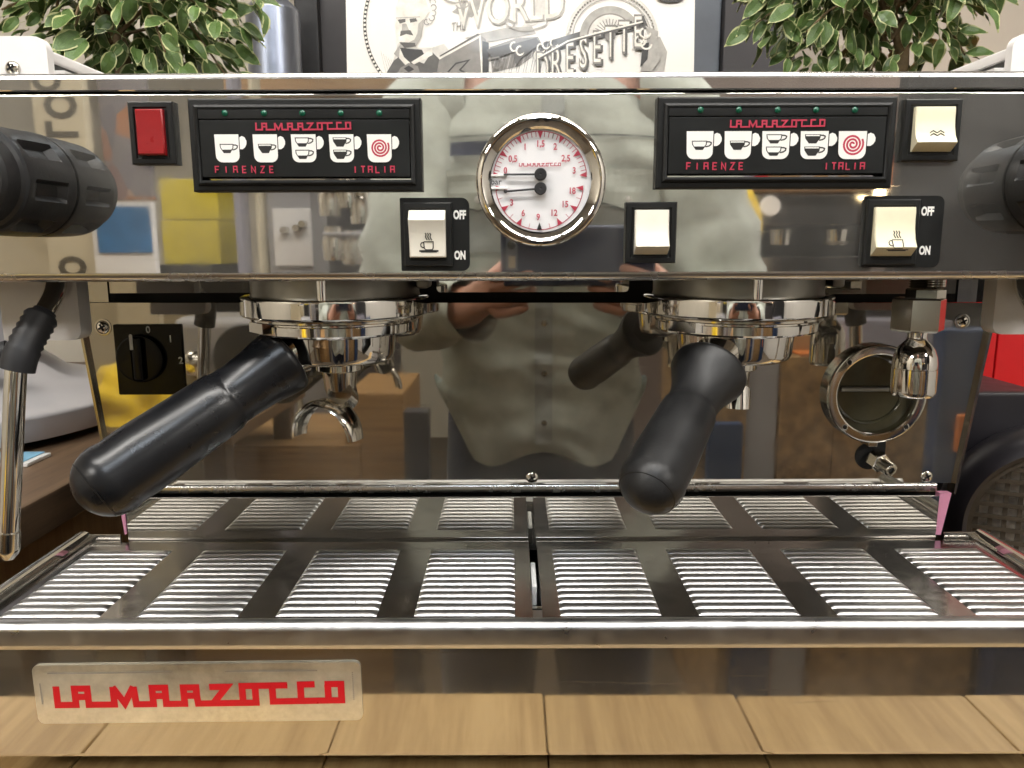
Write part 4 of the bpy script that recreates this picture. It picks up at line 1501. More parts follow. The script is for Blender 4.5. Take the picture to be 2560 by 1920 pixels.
# cloudy tone and engraving lines behind the lettering
for pts, mi in ((((1110, -30), (1160, 6), (1130, 30), (1180, 44), (1200, 20), (1250, -30)), 3), (((1360, -30), (1372, 30), (1340, 62), (1300, 70), (1330, 40), (1330, -30)), 4),
                (((1225, 118), (1290, 96), (1345, 92), (1360, 120), (1300, 165), (1230, 182)), 2), (((1618, 96), (1650, 92), (1668, 130), (1660, 182), (1600, 186), (1612, 140)), 3),
                (((1340, 112), (1480, 70), (1610, 42), (1622, 70), (1500, 98), (1350, 140)), 1), (((1160, 96), (1200, 84), (1260, 70), (1330, 66), (1340, 84), (1230, 104)), 3)):
    pg(pts, mi)
for k in range(26):
    u = 966 + k * 6.2
    pl_([(u, 186 - 10 * math.sin(k * .25)), (u - 14, 128 + 22 * abs(math.sin(k * .3)))], .00045, 3)
for k in range(22):
    u = 1230 + k * 6
    pl_([(u, 180), (u + 16, 120 - k)], .0005, 1 if k % 3 else 4)
# medallion on the left: bead chain and bust
pl_(ell(1080, 60, 168, 190, 95, 205), .0050, 2)
pl_(ell(1080, 60, 168, 190, 95, 205), .0036, 0)
for q in ell(1080, 60, 168, 190, 95, 205, 34):
    pg(ell(q[0], q[1], 3.2, 3.2, 0, 330, 8), 5)
pg([(1000, 90), (985, 150), (975, 200), (1020, 215), (1150, 215), (1140, 150), (1110, 110), (1080, 120), (1010, 120)], 4)
pg([(1000, 112), (1012, 108), (1020, 140), (1000, 150), (985, 135)], 3)
pg([(962, 190), (985, 152), (1005, 138), (1060, 160), (1080, 130), (1100, 150), (1125, 200), (1125, 230), (950, 230)], 1)      # jacket
pg([(1000, 120), (1055, 125), (1065, 145), (1030, 160), (1000, 140)], 0)                                            # neck shadow
pg([(1000, 120), (1010, 143), (1026, 158), (1016, 166), (998, 146)], 5)
pg([(1080, 122), (1082, 138), (1035, 162), (1028, 156), (1060, 136)], 5)                                            # collar
pg([(1002, 170), (1022, 158), (1045, 166), (1052, 190), (990, 190)], 2)
pg([(1010, 172), (1022, 164), (1036, 174), (1022, 182)], 0)                                                          # tie
pg([(990, 20), (1000, -10), (1060, -12), (1075, 30), (1060, 50), (1052, 95), (1040, 118), (1012, 120), (996, 108), (992, 82), (988, 62), (992, 48)], 5)  # face
pg([(1060, 48), (1054, 92), (1040, 117), (1014, 120), (998, 110), (1020, 108), (1036, 100), (1044, 84), (1046, 60)], 3)
pg([(998, 106), (1038, 108), (1040, 117), (1012, 121)], 1)
pg([(994, 50), (1014, 48), (1014, 56), (1000, 60)], 1)
pg([(1024, 48), (1040, 46), (1044, 54), (1026, 58)], 1)
pl_([(990, 46), (1018, 45), (1050, 43)], .0012, 3)
pg([(1006, 60), (1016, 60), (1024, 78), (1004, 80)], 3)
pg([(1002, 78), (1026, 76), (1034, 90), (1016, 86), (1000, 92)], 1)                                                  # moustache
pg([(1004, 94), (1028, 90), (1026, 97), (1008, 100)], 5)
for k in range(9):
    q = ell(1068, 22, 16, 34, -100 + k * 24, -100 + k * 24, 1)[0]
    pl_(ell(q[0], q[1], 7, 7, k * 50, k * 50 + 230, 8), .0011, 3 if k % 2 else 2)
# top lettering
fl.text('THE', *PP(1145, 68), .018, 2, sx=.62, shear=.25, rot=.12)
fl.text('WORLD', *PP(1275, 24), .066, 3, bold=.0012, sx=.66, shear=.12, rot=.10)
fl.text('WORLD', *PP(1272, 22), .066, 5, bold=-.0002, sx=.66, shear=.12, rot=.10)
for q in (((1110, 0), (1140, 8), (1165, 2), (1170, 16), (1150, 22), (1140, 14)), ((1270, 50), (1285, 58), (1280, 70), (1265, 62)), ((1270, 66), (1310, 78), (1360, 66), (1368, 52))):
    pl_(smooth([V((*p_, 0)) for p_ in q], 5) and [(p_.x, p_.y) for p_ in smooth([V((*p_, 0)) for p_ in q], 5)], .0022, 3)
# wheel on the right
pl_(ell(1530, 95, 112, 112, 185, 355), .0045, 4)
pl_(ell(1530, 95, 98, 98, 185, 355), .0016, 3)
pg(ell(1525, 92, 76, 76, 180, 330, 26) + [(1480, 92)], 3)
pg(ell(1525, 92, 56, 56, 180, 340, 26), 4)
pl_(ell(1525, 92, 56, 56, 180, 340), .0020, 2)
for k in range(13):
    a = R(190 + k * 13)
    pl_([(1525 + 16 * math.cos(a), 88 + 16 * math.sin(a)), (1525 + 40 * math.cos(a), 88 + 40 * math.sin(a))], .0012, 2)
pg(ell(1525, 90, 14, 14, 0, 345, 16), 2)
for q in ell(1530, 95, 106, 106, 190, 350, 36):
    pg(ell(q[0], q[1], 2.4, 2.4, 0, 330, 6), 2)
# ornate lower lettering, rising to the right, with a dark drop shadow
pg([(1100, 140), (1195, 85), (1215, 100), (1215, 200), (1090, 200)], 2)
pl_([(1098, 148), (1200, 92), (1206, 186)], .0030, 5)
pl_([(1100, 142), (1196, 86)], .0014, 0)
pg([(1206, 104), (1222, 108), (1222, 200), (1206, 200)], 0)
pl_([(1120, 182), (1140, 160), (1172, 152), (1150, 176), (1166, 186)], .0022, 0)
pg([(1216, 126), (1290, 106), (1282, 132), (1232, 150)], 1)
pl_([(1220, 150), (1246, 144), (1256, 160), (1246, 174), (1232, 168)], .0024, 2)
pg([(1282, 112), (1340, 96), (1352, 110), (1300, 150), (1290, 170)], 1)
for q in ((1285, 118), (1300, 128), (1345, 140), (1352, 122), (1365, 112), (1385, 108)):
    pl_(ell(q[0], q[1], 9, 11, 20, 290, 10), .0024, 5)
    pl_(ell(q[0] + 2, q[1] + 1, 6, 7, 200, 420, 8), .0012, 1)
for i, ch in enumerate('DRESETTE'):
    u = 1355 + i * 34
    v = 176 - i * 13
    x, z = PP(u + 5, v + 4)
    fl.text(ch, x, z, .066, 1, bold=.0020, sx=.42, rot=.0)
    x, z = PP(u, v)
    fl.text(ch, x, z, .066, 2, bold=.0016, sx=.42)
    fl.text(ch, x + .0002, z, .064, 5, bold=-.0006, sx=.42)
pl_([(1345, 150), (1420, 108), (1500, 86), (1600, 62)], .0030, 1)
pl_([(1345, 146), (1420, 104), (1500, 82), (1606, 56)], .0022, 5)
pg([(1612, 66), (1625, 90), (1618, 140), (1600, 180), (1628, 180), (1650, 150), (1640, 100), (1645, 80)], 3)
pg([(1606, 110), (1622, 108), (1618, 150), (1600, 170)], 0)
for q in ((1612, 84), (1600, 104), (1615, 112)):
    pl_(ell(q[0], q[1], 13, 12, 0, 250, 12), .0026, 5)
pg(ell(1676, -6, 36, 14, 0, 350, 24), 0)
fl.build('poster_print', GREY, poster)

# ---------------------------------------------------------------- things behind the machine
M['greyblue'] = plain('blue_grey_paint', (0.13, 0.15, 0.18), 0.5, var=0.15, vscale=8)
M['nearblack'] = plain('near_black_paint', (0.022, 0.022, 0.024), 0.5, var=0.2)
M['darkgrey'] = plain('dark_grey_paint', (0.055, 0.052, 0.056), 0.55, var=0.15, vscale=10)
M['tin'] = steel('satin_tin', (0.36, 0.40, 0.50), 0.30, 0.12)


def slab(name, u0, u1, v0, v1, y, dep, mk, label, cat, r=.003, group=None):
    a, b = F(u0, v0, y), F(u1, v1, y)
    o = MB().rbox((a.x, y, b.z), (b.x, y + dep, a.z), r).build(name, M[mk], None, sharp=40)
    return tag(o, label, cat, group)


a, b = F(733, 0, .98), F(793, 0, .98)
cab = thing('doorframe', ((a.x + b.x) / 2, .98, FLOOR), 'dark upright door frame left of the poster, black and grey', 'door frame')
MB().rbox((a.x, .98, FLOOR), (b.x, 1.06, .62), .004).build('post', M['nearblack'], cab)
a, b = F(793, 0, 1.0), F(880, 0, 1.0)
MB().rbox((a.x + .001, 1.0, FLOOR), (b.x, 1.05, .62), .004).build('jamb', M['darkgrey'], cab)
a, b = F(1725, 0, 1.02), F(1806, 0, 1.02)
cab = thing('locker', ((a.x + b.x) / 2 + .1, 1.02, FLOOR), 'tall dark blue grey locker right of the poster behind the plant', 'locker')
MB().rbox((a.x, 1.02, FLOOR), (b.x, 1.12, .62), .004).build('door', M['greyblue'], cab)
a2 = F(1990, 0, 1.02)
MB().rbox((b.x + .001, 1.005, FLOOR), (a2.x, 1.12, .62), .004).build('frame', M['darkgrey'], cab)
a, b = F(592, 0, .84), F(728, 0, .84)
r_ = (b.x - a.x) / 2
can = MB().lathe([(-.035, r_), (.34, r_), (.345, r_ * .97), (.36, r_ * .6), (.40, r_ * .55)], ((a.x + b.x) / 2, .84 + r_, 0.02), n=48).build('steel_canister', M['tin'], None)
tag(can, 'blue grey satin steel canister between the left plant and the dark post', 'canister')
shelf = MB().rbox((-.75, .66, -.035), (.75, 1.1, -.02), .003).build('shelf_board', M['brownwood'])
tag(shelf, 'brown shelf board behind the machine carrying poster and canister', 'shelf')
for x in (-.74, .72):
    pass

# left counter and the silver appliance on it
ct = thing('counter', (-.75, .5, FLOOR), 'dark wooden counter left of the machine with a brown plywood side', 'counter')
ce = FZ(100, 1245, -.211)
MB().rbox((-1.25, -.05, -.246), (ce.x, 1.0, -.211), .003).build('counter_top', M['darkwood'], ct)
MB().box((-1.24, -.04, FLOOR), (ce.x - .012, .53, -.2462)).build('side_board', M['ply'], ct)
MB().box((-1.2, .53, FLOOR), (ce.x - .03, .95, -.2462)).build('cabinet', M['darkwood'], ct)
slab('wooden_screen', -60, 34, 600, 900, .60, .02, 'brownwood', 'upright brown wooden panel behind the steam wand at the far left', 'panel')
M['silverplastic'] = plain('silver_plastic', (0.62, 0.60, 0.61), 0.38, metal=0.25, var=0.05, vscale=10)
ap_c = V((-.685, .47, -.211))
app = thing('coffee_grinder', ap_c, 'silver grey round based appliance on the dark counter behind the steam wand', 'grinder')
MB().lathe([(.006, .19), (.010, .215), (.034, .224), (.040, .221), (.046, .205), (.060, .150), (.085, .120), (.10, .112)], ap_c, n=72).build('base', M['silverplastic'], app, sharp=50)
MB().lathe([(.1002, .108), (.19, .098), (.215, .12), (.40, .12)], ap_c, n=56).build('column', M['silverplastic'], app)
MB().lathe([(.1, .02), (.14, .022), (.146, .018), (.148, .001)], ap_c + V((.1, -.06, -.035)), n=24).build('knob', M['rubber'], app)
MB().tube([ap_c + V((.06, -.105, .082)), ap_c + V((.11, -.10, .092)), ap_c + V((.155, -.085, .102))], [.009, .011, .012], 14).build('lever', M['rubber'], app)
MB().rbox((ap_c.x + .115, ap_c.y - .02, -.10), (ap_c.x + .165, ap_c.y + .03, -.03), .006).build('motor_cap', M['rubber'], app)
for a in range(5):
    q = R(a * 72 + 20)
    MB().lathe([(0, .012), (.007, .012)], ap_c + V((math.cos(q) * .19, math.sin(q) * .19, 0)), n=14).build('foot', M['rubber'], app)
pz = FZ(70, 1150, -.205)
pp_ = thing('notepad', (pz.x, pz.y, -.211), 'small blue and white notepad lying on the counter edge below the grinder', 'notepad')
MB().rbox((pz.x - .08, pz.y - .005, -.2108), (pz.x + .002, pz.y + .035, -.207), .0008).build('pages', M['whiteplastic'], pp_)
M['skyblue'] = plain('light_blue_card', (0.22, 0.45, 0.62), 0.6)
MB().rbox((pz.x - .082, pz.y - .004, -.2069), (pz.x - .004, pz.y + .035, -.2058), .0006).build('cover', M['skyblue'], pp_)

# right: red cabinet, table, black blower with a lattice grille
M['redpaint'] = plain('red_cabinet_paint', (0.50, 0.006, 0.010), 0.38, var=0.05, vscale=12)
a = F(2462, 835, .62)
rc = thing('red_cabinet', (a.x + .2, .7, -.2), 'bright red metal cabinet behind the right side panel', 'cabinet')
zr0 = F(2500, 1003, .62).z
s_x = F(2489, 900, .62).x
MB().rbox((a.x - .015, .62, zr0), (s_x - .0012, .95, .06), .002).build('side_strip', M['redpaint'], rc)
MB().rbox((s_x + .0006, .62, zr0), (a.x + .45, .95, .06), .002).build('door', M['redpaint'], rc)
tb = thing('side_table', (.95, .6, FLOOR), 'light brown wooden table under the red cabinet at the right', 'table')
MB().rbox((.50, .40, zr0 - .03), (1.4, 1.0, zr0 - .001), .003).build('table_top', M['crate'], tb)
for x in (.54, 1.36):
    for y in (.44, .96):
        MB().box((x - .02, y - .02, FLOOR), (x + .02, y + .02, zr0 - .0305)).build('leg', M['crate'], tb)
bc = at_depth(2650, 1335, .70)
M['blowerblack'] = plain('dark_blower_plastic', (0.016, 0.014, 0.018), 0.38, var=0.2, vscale=30, rvar=0.2)
M['latticebrown'] = plain('brown_black_grille', (0.05, 0.038, 0.025), 0.55, var=0.3)
M['fins'] = plain('dull_inner_metal', (0.45, 0.42, 0.38), 0.45, metal=.5, var=0.6, vscale=70)
bl_ = thing('blower', (bc.x, bc.y, BZ), 'black round blower with a brown lattice grille beside the machine at the right', 'blower')
axb = V((-.42, -.90, .08)).normalized()
MB().lathe([(-.12, .085), (-.02, .098), (.0, .097), (.014, .088), (.018, .078), (.016, .0745), (.002, .0735)], bc, axb, n=72, cap=False).build('drum', M['blowerblack'], bl_, sharp=40)
MB().lathe([(.0, .0735), (.001, .0735)], bc - axb * .006, axb, n=48).build('inner_disc', M['fins'], bl_)
xb_ = axb.cross(V((0, 0, 1))).normalized()
zb__ = xb_.cross(axb)
gr = MB().lathe([(.006, .0742), (.014, .0742), (.014, .070), (.006, .070)], bc, axb, n=64, cap=False).build('grille', M['latticebrown'], bl_)
for i in range(-6, 7):
    hh = i * .0112
    ext = math.sqrt(max(0, .0715 ** 2 - hh * hh))
    for (p_, q_, off) in ((xb_, zb__, .0095), (zb__, xb_, .0118)):
        c0 = bc + axb * off + p_ * hh
        m = MB()
        e1, e2 = p_ * .0019, axb * .0011
        m.loft([[c0 + q_ * s_ + e1 + e2, c0 + q_ * s_ - e1 + e2, c0 + q_ * s_ - e1 - e2, c0 + q_ * s_ + e1 - e2] for s_ in (-ext, ext)])
        m.build('bar', M['latticebrown'], gr)
a, b = F(2372, 966, .33), F(2540, 1200, .33)
m = MB().rbox((a.x, .30, BZ + .012), (b.x, .46, a.z), .005)
m.build('motor_box', M['blowerblack'], bl_, sharp=40)
MB().rbox((bc.x - .10, bc.y - .03, BZ), (bc.x + .09, bc.y + .10, BZ + .03), .006).build('stand', M['blowerblack'], bl_)

# ================================================================ what the polished steel mirrors: the photographer and the room behind
def RF(u, v, L):
    p = F(u, v, L)
    return V((p.x, -L, p.z))


def RS(u, v, L):
    p = F(u, v, 2 * YS + L)
    return V((p.x, -L, p.z))


M['skin'] = plain('skin', (0.52, 0.27, 0.19), 0.5, var=0.08, vscale=60, bump=0.1)
M['shirt'] = cloth('grey_green_shirt', (0.52, 0.56, 0.51), 0.16)
M['shirtseam'] = cloth('shirt_seam', (0.38, 0.41, 0.40), 0.15)
M['stitch'] = cloth('shirt_stitching', (0.17, 0.19, 0.18), 0.1)
M['jeans'] = cloth('navy_jeans', (0.016, 0.024, 0.055), 0.3)
M['navy'] = plain('navy_phone_case', (0.014, 0.024, 0.065), 0.4, var=0.1)
M['hair'] = plain('brown_hair', (0.05, 0.032, 0.02), 0.6, var=0.4, vscale=200)
M['shoe'] = plain('dark_shoe_leather', (0.03, 0.022, 0.016), 0.4)
M['gold'] = plain('gold_ring', (0.7, 0.5, 0.22), 0.2, metal=1.0)
M['lens'] = plain('lens_glass', (0.01, 0.01, 0.012), 0.05)

BX, BY = .058, -.815
per = thing('person', (BX, BY, FLOOR), 'person in grey green snap shirt and navy jeans holding a phone, mirrored in the steel', 'person')


def skin_mesh(verts, edges, radii):
    me = bpy.data.meshes.new('body')
    me.from_pydata(verts, edges, [])
    o = bpy.data.objects.new('body', me)
    COL.objects.link(o)
    o.modifiers.new('skin', 'SKIN')
    for i, r in enumerate(radii):
        d = me.skin_vertices[0].data[i]
        d.radius = r if isinstance(r, tuple) else (r, r)
        d.use_root = (i == 0)
    s = o.modifiers.new('sub', 'SUBSURF')
    s.levels = s.render_levels = 2
    dg = bpy.context.evaluated_depsgraph_get()
    out = bpy.data.meshes.new_from_object(o.evaluated_get(dg))
    bpy.data.objects.remove(o)
    return out


vs, es, rs_ = [], [], []
def chain(pts, rad, start=None):
    prev = start
    for p, r in zip(pts, rad):
        vs.append(tuple(p))
        rs_.append(r)
        i = len(vs) - 1
        if prev is not None:
            es.append((prev, i))
        prev = i
    return prev


pel = chain([(BX, BY, -.33)], [.12])
ch = chain([(BX, BY, -.18), (BX, BY, -.02), (BX, BY, .12), (BX, BY, .2)], [.11, .12, .13, .10], pel)
hd = chain([(BX, BY + .005, .275), (BX, BY + .015, .33), (BX, BY + .03, .40), (BX, BY + .025, .47), (BX, BY + .015, .515)], [.055, .052, (.070, .085), (.075, .092), (.05, .06)], ch)
chain([(BX, BY + .108, .42), (BX, BY + .128, .405)], [.014, .012], hd - 2)      # nose
for s in (-1, 1):
    chain([(BX + s * .078, BY + .01, .42), (BX + s * .084, BY + .0, .44)], [.010, .012], hd - 2)
ARM = {}
for s, el, wr in ((-1, V((-.155, -.70, -.10)), V((-.066, -.515, -.092))), (1, V((.305, -.70, -.10)), V((.214, -.512, -.088)))):
    sh = V((BX + s * .165, BY, .19))
    e = chain([sh, sh.lerp(el, .5), el, el.lerp(wr, .5), wr], [.062, .048, .042, .038, .029], ch)
    ARM[s] = (sh, el, wr)
    inn = 1 if s < 0 else -1                        # towards the phone
    palm = wr + V((inn * .030, .038, .030))
    kn = chain([wr.lerp(palm, .5), palm], [(.026, .018), (.032, .016)], e)
    for k in range(4):                              # fingers behind the phone's back edge, tips curling up onto it
        f0 = palm + V((inn * (.008 + .002 * k), .020 - .002 * k, .016 - .016 * k))
        lens_ = (.030, .034, .031, .024)[k]
        f1 = f0 + V((inn * lens_ * .7, .016 - .002 * k, .004))
        f2 = f1 + V((inn * lens_ * .75, .004, .008 if k < 2 else .004))
        f3 = f2 + V((inn * lens_ * .5, -.006, .006))
        chain([f0, f1, f2, f3], [.0095, .0085, .008, .0065], kn)
    th0 = palm + V((inn * .008, -.016, .018))
    chain([th0, th0 + V((inn * .022, -.004, .020)), th0 + V((inn * .044, .002, .030))], [.011, .010, .0085], kn)
LEG = {}
for s in (-1, 1):
    hp_ = V((BX + s * .09, BY, -.42))
    kn_ = V((BX + s * .10, BY + .02, -.74))
    an = V((BX + s * .105, BY - .01, -1.07))
    LEG[s] = (hp_, kn_, an)
    chain([hp_, hp_.lerp(kn_, .5), kn_, kn_.lerp(an, .45), an, an + V((0, .06, -.05)), an + V((0, .15, -.055))], [.085, .072, .055, .05, .036, .035, .028], pel)
me = skin_mesh(vs, es, rs_)
me.materials.append(M['skin'])
me.shade_smooth()
body = link('body', me, per)
# eyes, mouth and hair
for s in (-1, 1):
    MB().lathe([(0, .012), (.004, .010), (.006, .003)], (BX + s * .03, BY + .103, .435), (0, 1, 0), 16).build('eye', M['lens'], body)
MB().rbox((BX - .024, BY + .104, .365), (BX + .024, BY + .112, .373), .003).build('mouth', M['skin'], body)
m = MB()
rings = []
for i in range(9):
    a = R(-5 + i * 11.8)
    rings.append([V((BX + .086 * math.cos(a) * math.cos(q), BY + .008 + .104 * math.cos(a) * math.sin(q) - .008 * (1 if math.sin(q) > 0 else 0), .455 + .098 * math.sin(a))) for q in [2 * math.pi * j / 32 for j in range(32)]])
m.loft(rings)
m.build('hair', M['hair'], body)


def fold(p, amp, sx=1.0, seed=0.0):
    q = V((p.x * 7 * sx + seed, p.y * 7 + seed, p.z * 16))
    v = noise.noise(q) * .6 + noise.noise(q * 2.1 + V((3, 1, 7))) * .3 + noise.noise(V((p.x * 22 + p.z * 20 + seed, p.y * 10, p.z * 30))) * .3 + (1 - abs(noise.noise(V((p.x * 9 - p.z * 12 + seed, p.y * 6, p.z * 18 + p.x * 8))))) ** 6 * .16
    return v * amp


# shirt: torso and two sleeves
m = MB()
prof = [(-.375, .212, .132), (-.33, .206, .130), (-.26, .198, .126), (-.18, .196, .124), (-.08, .198, .126), (.0, .202, .128), (.07, .206, .128), (.12, .204, .122), (.16, .196, .112), (.195, .176, .100), (.225, .138, .086), (.248, .095, .072), (.262, .072, .064), (.27, .062, .058)]
N = 96
rings = []
zs_ = [prof[0][0] + (prof[-1][0] - prof[0][0]) * i / 70 for i in range(71)]
for z in zs_:
    for (za, aa, ba), (zb3, ab, bb) in zip(prof, prof[1:]):
        if za <= z <= zb3 + 1e-6:
            k = (z - za) / (zb3 - za)
            A_, B_ = aa + (ab - aa) * k, ba + (bb - ba) * k
            break
    ring = []
    for j in range(N):
        q = 2 * math.pi * j / N
        cx_, sy_ = math.cos(q), math.sin(q)
        e = .86
        p = V((BX + A_ * math.copysign(abs(cx_) ** e, cx_), BY + B_ * math.copysign(abs(sy_) ** e, sy_), z))
        n_ = V((cx_ / A_, sy_ / B_, 0)).normalized()
        am = .010 if z < .1 else .009
        p += n_ * fold(p, am)
        if z < -.253:                                # tails: deeper at both fronts, cut away at the sides and middle
            kk = (-.253 - z) / .122
            t_ = (p.x - BX) / .2
            p.z += kk * (.010 - .030 * math.exp(-((abs(t_) - .48) / .26) ** 2) + .105 * max(0, abs(t_) - .66) / .34)
        ring.append(p)
    rings.append(ring)
m.loft(rings, cap=False)
for s in (-1, 1):
    sh, el, wr = ARM[s]
    c0 = V((BX + s * .12, BY, .195))
    path = smooth([c0, sh + V((s * .012, 0, -.005)), sh.lerp(el, .5) + V((s * .012, 0, 0)), el + V((s * .004, -.012, -.012)), el.lerp(wr, .45), wr + V((0, -.012, 0))], 9)
    rr = []
    for i in range(len(path)):
        k = i / (len(path) - 1)
        rr.append(.080 - .008 * k - .028 * max(0, k - .35) / .65)
    base_n = len(m.v)
    m.tube(path, rr, 30, cap=False)
    for i in range(base_n, len(m.v)):
        p = V(m.v[i])
        ci = min(path, key=lambda c: (c - p).length_squared)
        n_ = (p - ci).normalized()
        p += n_ * (fold(p, .019, 1.6, s * 5.0) + .004 * math.sin((p.x * 55 + p.y * 70 + p.z * 60)) * noise.noise(p * 12))
        m.v[i] = tuple(p)
shirt = m.build('shirt', M['shirt'], per, sharp=80)


def on_shirt(x, z, off=.004):
    """front surface of the shirt at x, z"""
    A_, B_ = .2, .126
    for (za, aa, ba), (zb3, ab, bb) in zip(prof, prof[1:]):
        if za <= z <= zb3:
            k = (z - za) / (zb3 - za)
            A_, B_ = aa + (ab - aa) * k, ba + (bb - ba) * k
            break
    t_ = max(-.98, min(.98, (x - BX) / A_))
    e = .86
    cx_ = abs(t_) ** (1 / e)
    sy_ = math.sqrt(max(0, 1 - cx_ * cx_))
    p = V((x, BY + B_ * sy_ ** e, z))
    p.y += fold(p, .010 if z < .1 else .009) + off
    return p


def patch(name, x0, x1, z0, z1, nx, nz, mk, off=.0035, bulge=.0, edge=None):
    mb = MB()
    rows = []
    for i in range(nz + 1):
        row = []
        for j in range(nx + 1):
            x = x0 + (x1 - x0) * j / nx
            z = z0 + (z1 - z0) * i / nz
            if edge and i == 0:
                z -= edge * (1 - abs(2 * j / nx - 1))
            row.append(on_shirt(x, z, off))
        rows.append(row)
    for i in range(nz):
        for j in range(nx):
            mb.add([rows[i][j], rows[i][j + 1], rows[i + 1][j + 1], rows[i + 1][j]], [(0, 1, 2, 3)])
    return mb.build(name, M[mk], shirt)


patch('placket', BX - .016, BX + .016, -.35, .21, 4, 60, 'shirtseam', .0035)
for i in range(6):
    z = .15 - i * .092
    c = on_shirt(BX + .001, z, .0045)
    MB().lathe([(0, .0055), (.002, .005), (.0026, .001)], c, (0, 1, 0), 14).build('button', M['nut'], shirt)
for s in (-1, 1):
    cx_ = BX + s * .105
    patch('pocket', cx_ - .055, cx_ + .055, -.01, .085, 10, 10, 'shirtseam', .005)
    for q_ in (-.055, .053):
        patch('pocket_seam', cx_ + q_, cx_ + q_ + .002, -.01, .085, 2, 10, 'stitch', .0058)
    patch('flap_shadow_seam', cx_ - .060, cx_ + .060, .0615, .10, 12, 5, 'stitch', .0075, edge=.016)  # dark sheet edging the flap: its shade and seam put into colour
    patch('pocket_flap', cx_ - .059, cx_ + .059, .064, .104, 12, 5, 'shirt', .0095, edge=.016)
    c = on_shirt(cx_, .062, .011)
    MB().lathe([(0, .005), (.002, .0046), (.0026, .001)], c, (0, 1, 0), 14).build('snap', M['whiteplastic'], shirt)
    patch('yoke_seam', *sorted((BX + s * .02, BX + s * .165)), .150, .1525, 12, 1, 'stitch', .002)
patch('chest_strip', BX - .145, BX - .082, .124, .143, 8, 3, 'navy', .0075)  # navy strip across the chest above one pocket
cl_ = MB().lathe([(.258, .070), (.275, .068), (.305, .066), (.306, .063), (.262, .064)], (BX, BY, 0), n=40, cap=False)
cl_.build('collar', M['shirtseam'], shirt)
# jeans and shoes
m = MB()
for s in (-1, 1):
    hp_, kn_, an = LEG[s]
    path = smooth([hp_ + V((-s * .02, 0, .08)), hp_, hp_.lerp(kn_, .5), kn_, kn_.lerp(an, .5), an + V((0, 0, -.02))], 5)
    rr = [.112 - .052 * i / (len(path) - 1) for i in range(len(path))]
    m.tube(path, rr, 28, cap=True)
m.loft([[V((BX + a * math.cos(q), BY + b * math.sin(q), z)) for q in [2 * math.pi * j / 36 for j in range(36)]] for z, a, b in ((-.20, .178, .108), (-.30, .186, .116), (-.40, .190, .122), (-.47, .176, .116), (-.52, .12, .08))])
m.build('jeans', M['jeans'], per, sharp=80)
for s in (-1, 1):
    an = LEG[s][2]
    MB().rbox((an.x - .046, an.y - .05, FLOOR + .001), (an.x + .046, an.y + .19, FLOOR + .085), .03, 4).build('shoe', M['shoe'], per, sharp=60)
rg_ = ARM[1][2]
# phone at the camera
ph = thing('phone', (.073, -.438, -.018), 'dark navy phone held in both hands before the shirt, mirrored in the steel', 'phone')
MB().rbox((-.012, -.4425, -.060), (.158, -.4338, .021), .004, 3).build('case', M['navy'], ph, sharp=50)
MB().rbox((-.006, -.4340, -.0275), (.0065, -.4330, .008), .0004, 2).build('camera_block', M['greyblue'], ph)
MB().lathe([(0, .0048), (.0010, .0046), (.0011, .0036)], (0, -.4332, 0), (0, 1, 0), 24).build('lens', M['lens'], ph)
M['flash'] = plain('flash_window', (0.45, 0.38, 0.28), 0.3)
MB().rbox((-.0035, -.4331, -.025), (.0042, -.4326, -.012), .0002).build('flash', M['flash'], ph)
MB().rbox((-.008, -.4431, -.056), (.154, -.4424, .017), .0002).build('screen', M['glossblack'], ph)

# ---------------------------------------------------------------- room behind the photographer
M['board'] = plain('cream_board', (0.66, 0.58, 0.42), 0.7, var=0.05, vscale=6)
M['letterbrown'] = plain('brown_letter_ink', (0.10, 0.085, 0.06), 0.7)
M['yellow'] = plain('yellow_crate_plastic', (0.62, 0.50, 0.035), 0.5, var=0.15, vscale=10)
M['yellowcloth'] = cloth('yellow_cloth', (0.85, 0.58, 0.015), 0.15)
M['blue'] = plain('blue_print', (0.04, 0.16, 0.36), 0.5, var=0.3, vscale=8)
M['osb'] = plain('pressed_chip_board', (0.30, 0.185, 0.085), 0.6, var=0.55, vscale=28, bump=0.3)
M['bluebin'] = plain('blue_bin_plastic', (0.016, 0.045, 0.12), 0.5, var=0.15, vscale=9)
M['orange'] = plain('orange_card', (0.65, 0.20, 0.05), 0.6, var=0.15)
M['lilac'] = plain('lilac_grey_paint', (0.33, 0.32, 0.38), 0.55, var=0.08)
M['steelgrey'] = plain('grey_enamel', (0.36, 0.35, 0.36), 0.4, var=0.08, vscale=6)
M['brownpanel'] = plain('brown_grey_panel', (0.17, 0.125, 0.105), 0.5, var=0.15, vscale=4)
M['kraft'] = plain('kraft_card', (0.36, 0.22, 0.11), 0.7, var=0.12, vscale=9)


def rslab(fn, name, u0, u1, v0, v1, L, dep, mk, label, cat, r=.003, group=None, floor=False, parent=None):
    a, b = fn(u0, v0, L), fn(u1, v1, L)
    z0 = FLOOR if floor else b.z
    o = MB().rbox((a.x, -L - dep, z0), (b.x, -L, a.z), r).build(name, M[mk] if isinstance(mk, str) else mk, parent, sharp=40)
    if parent is None:
        tag(o, label, cat, group)
    return o


def rgroup(fn, name, u, v, L, label, cat, group=None):
    p = fn(u, v, L)
    return thing(name, (p.x, p.y, FLOOR), label, cat, group)


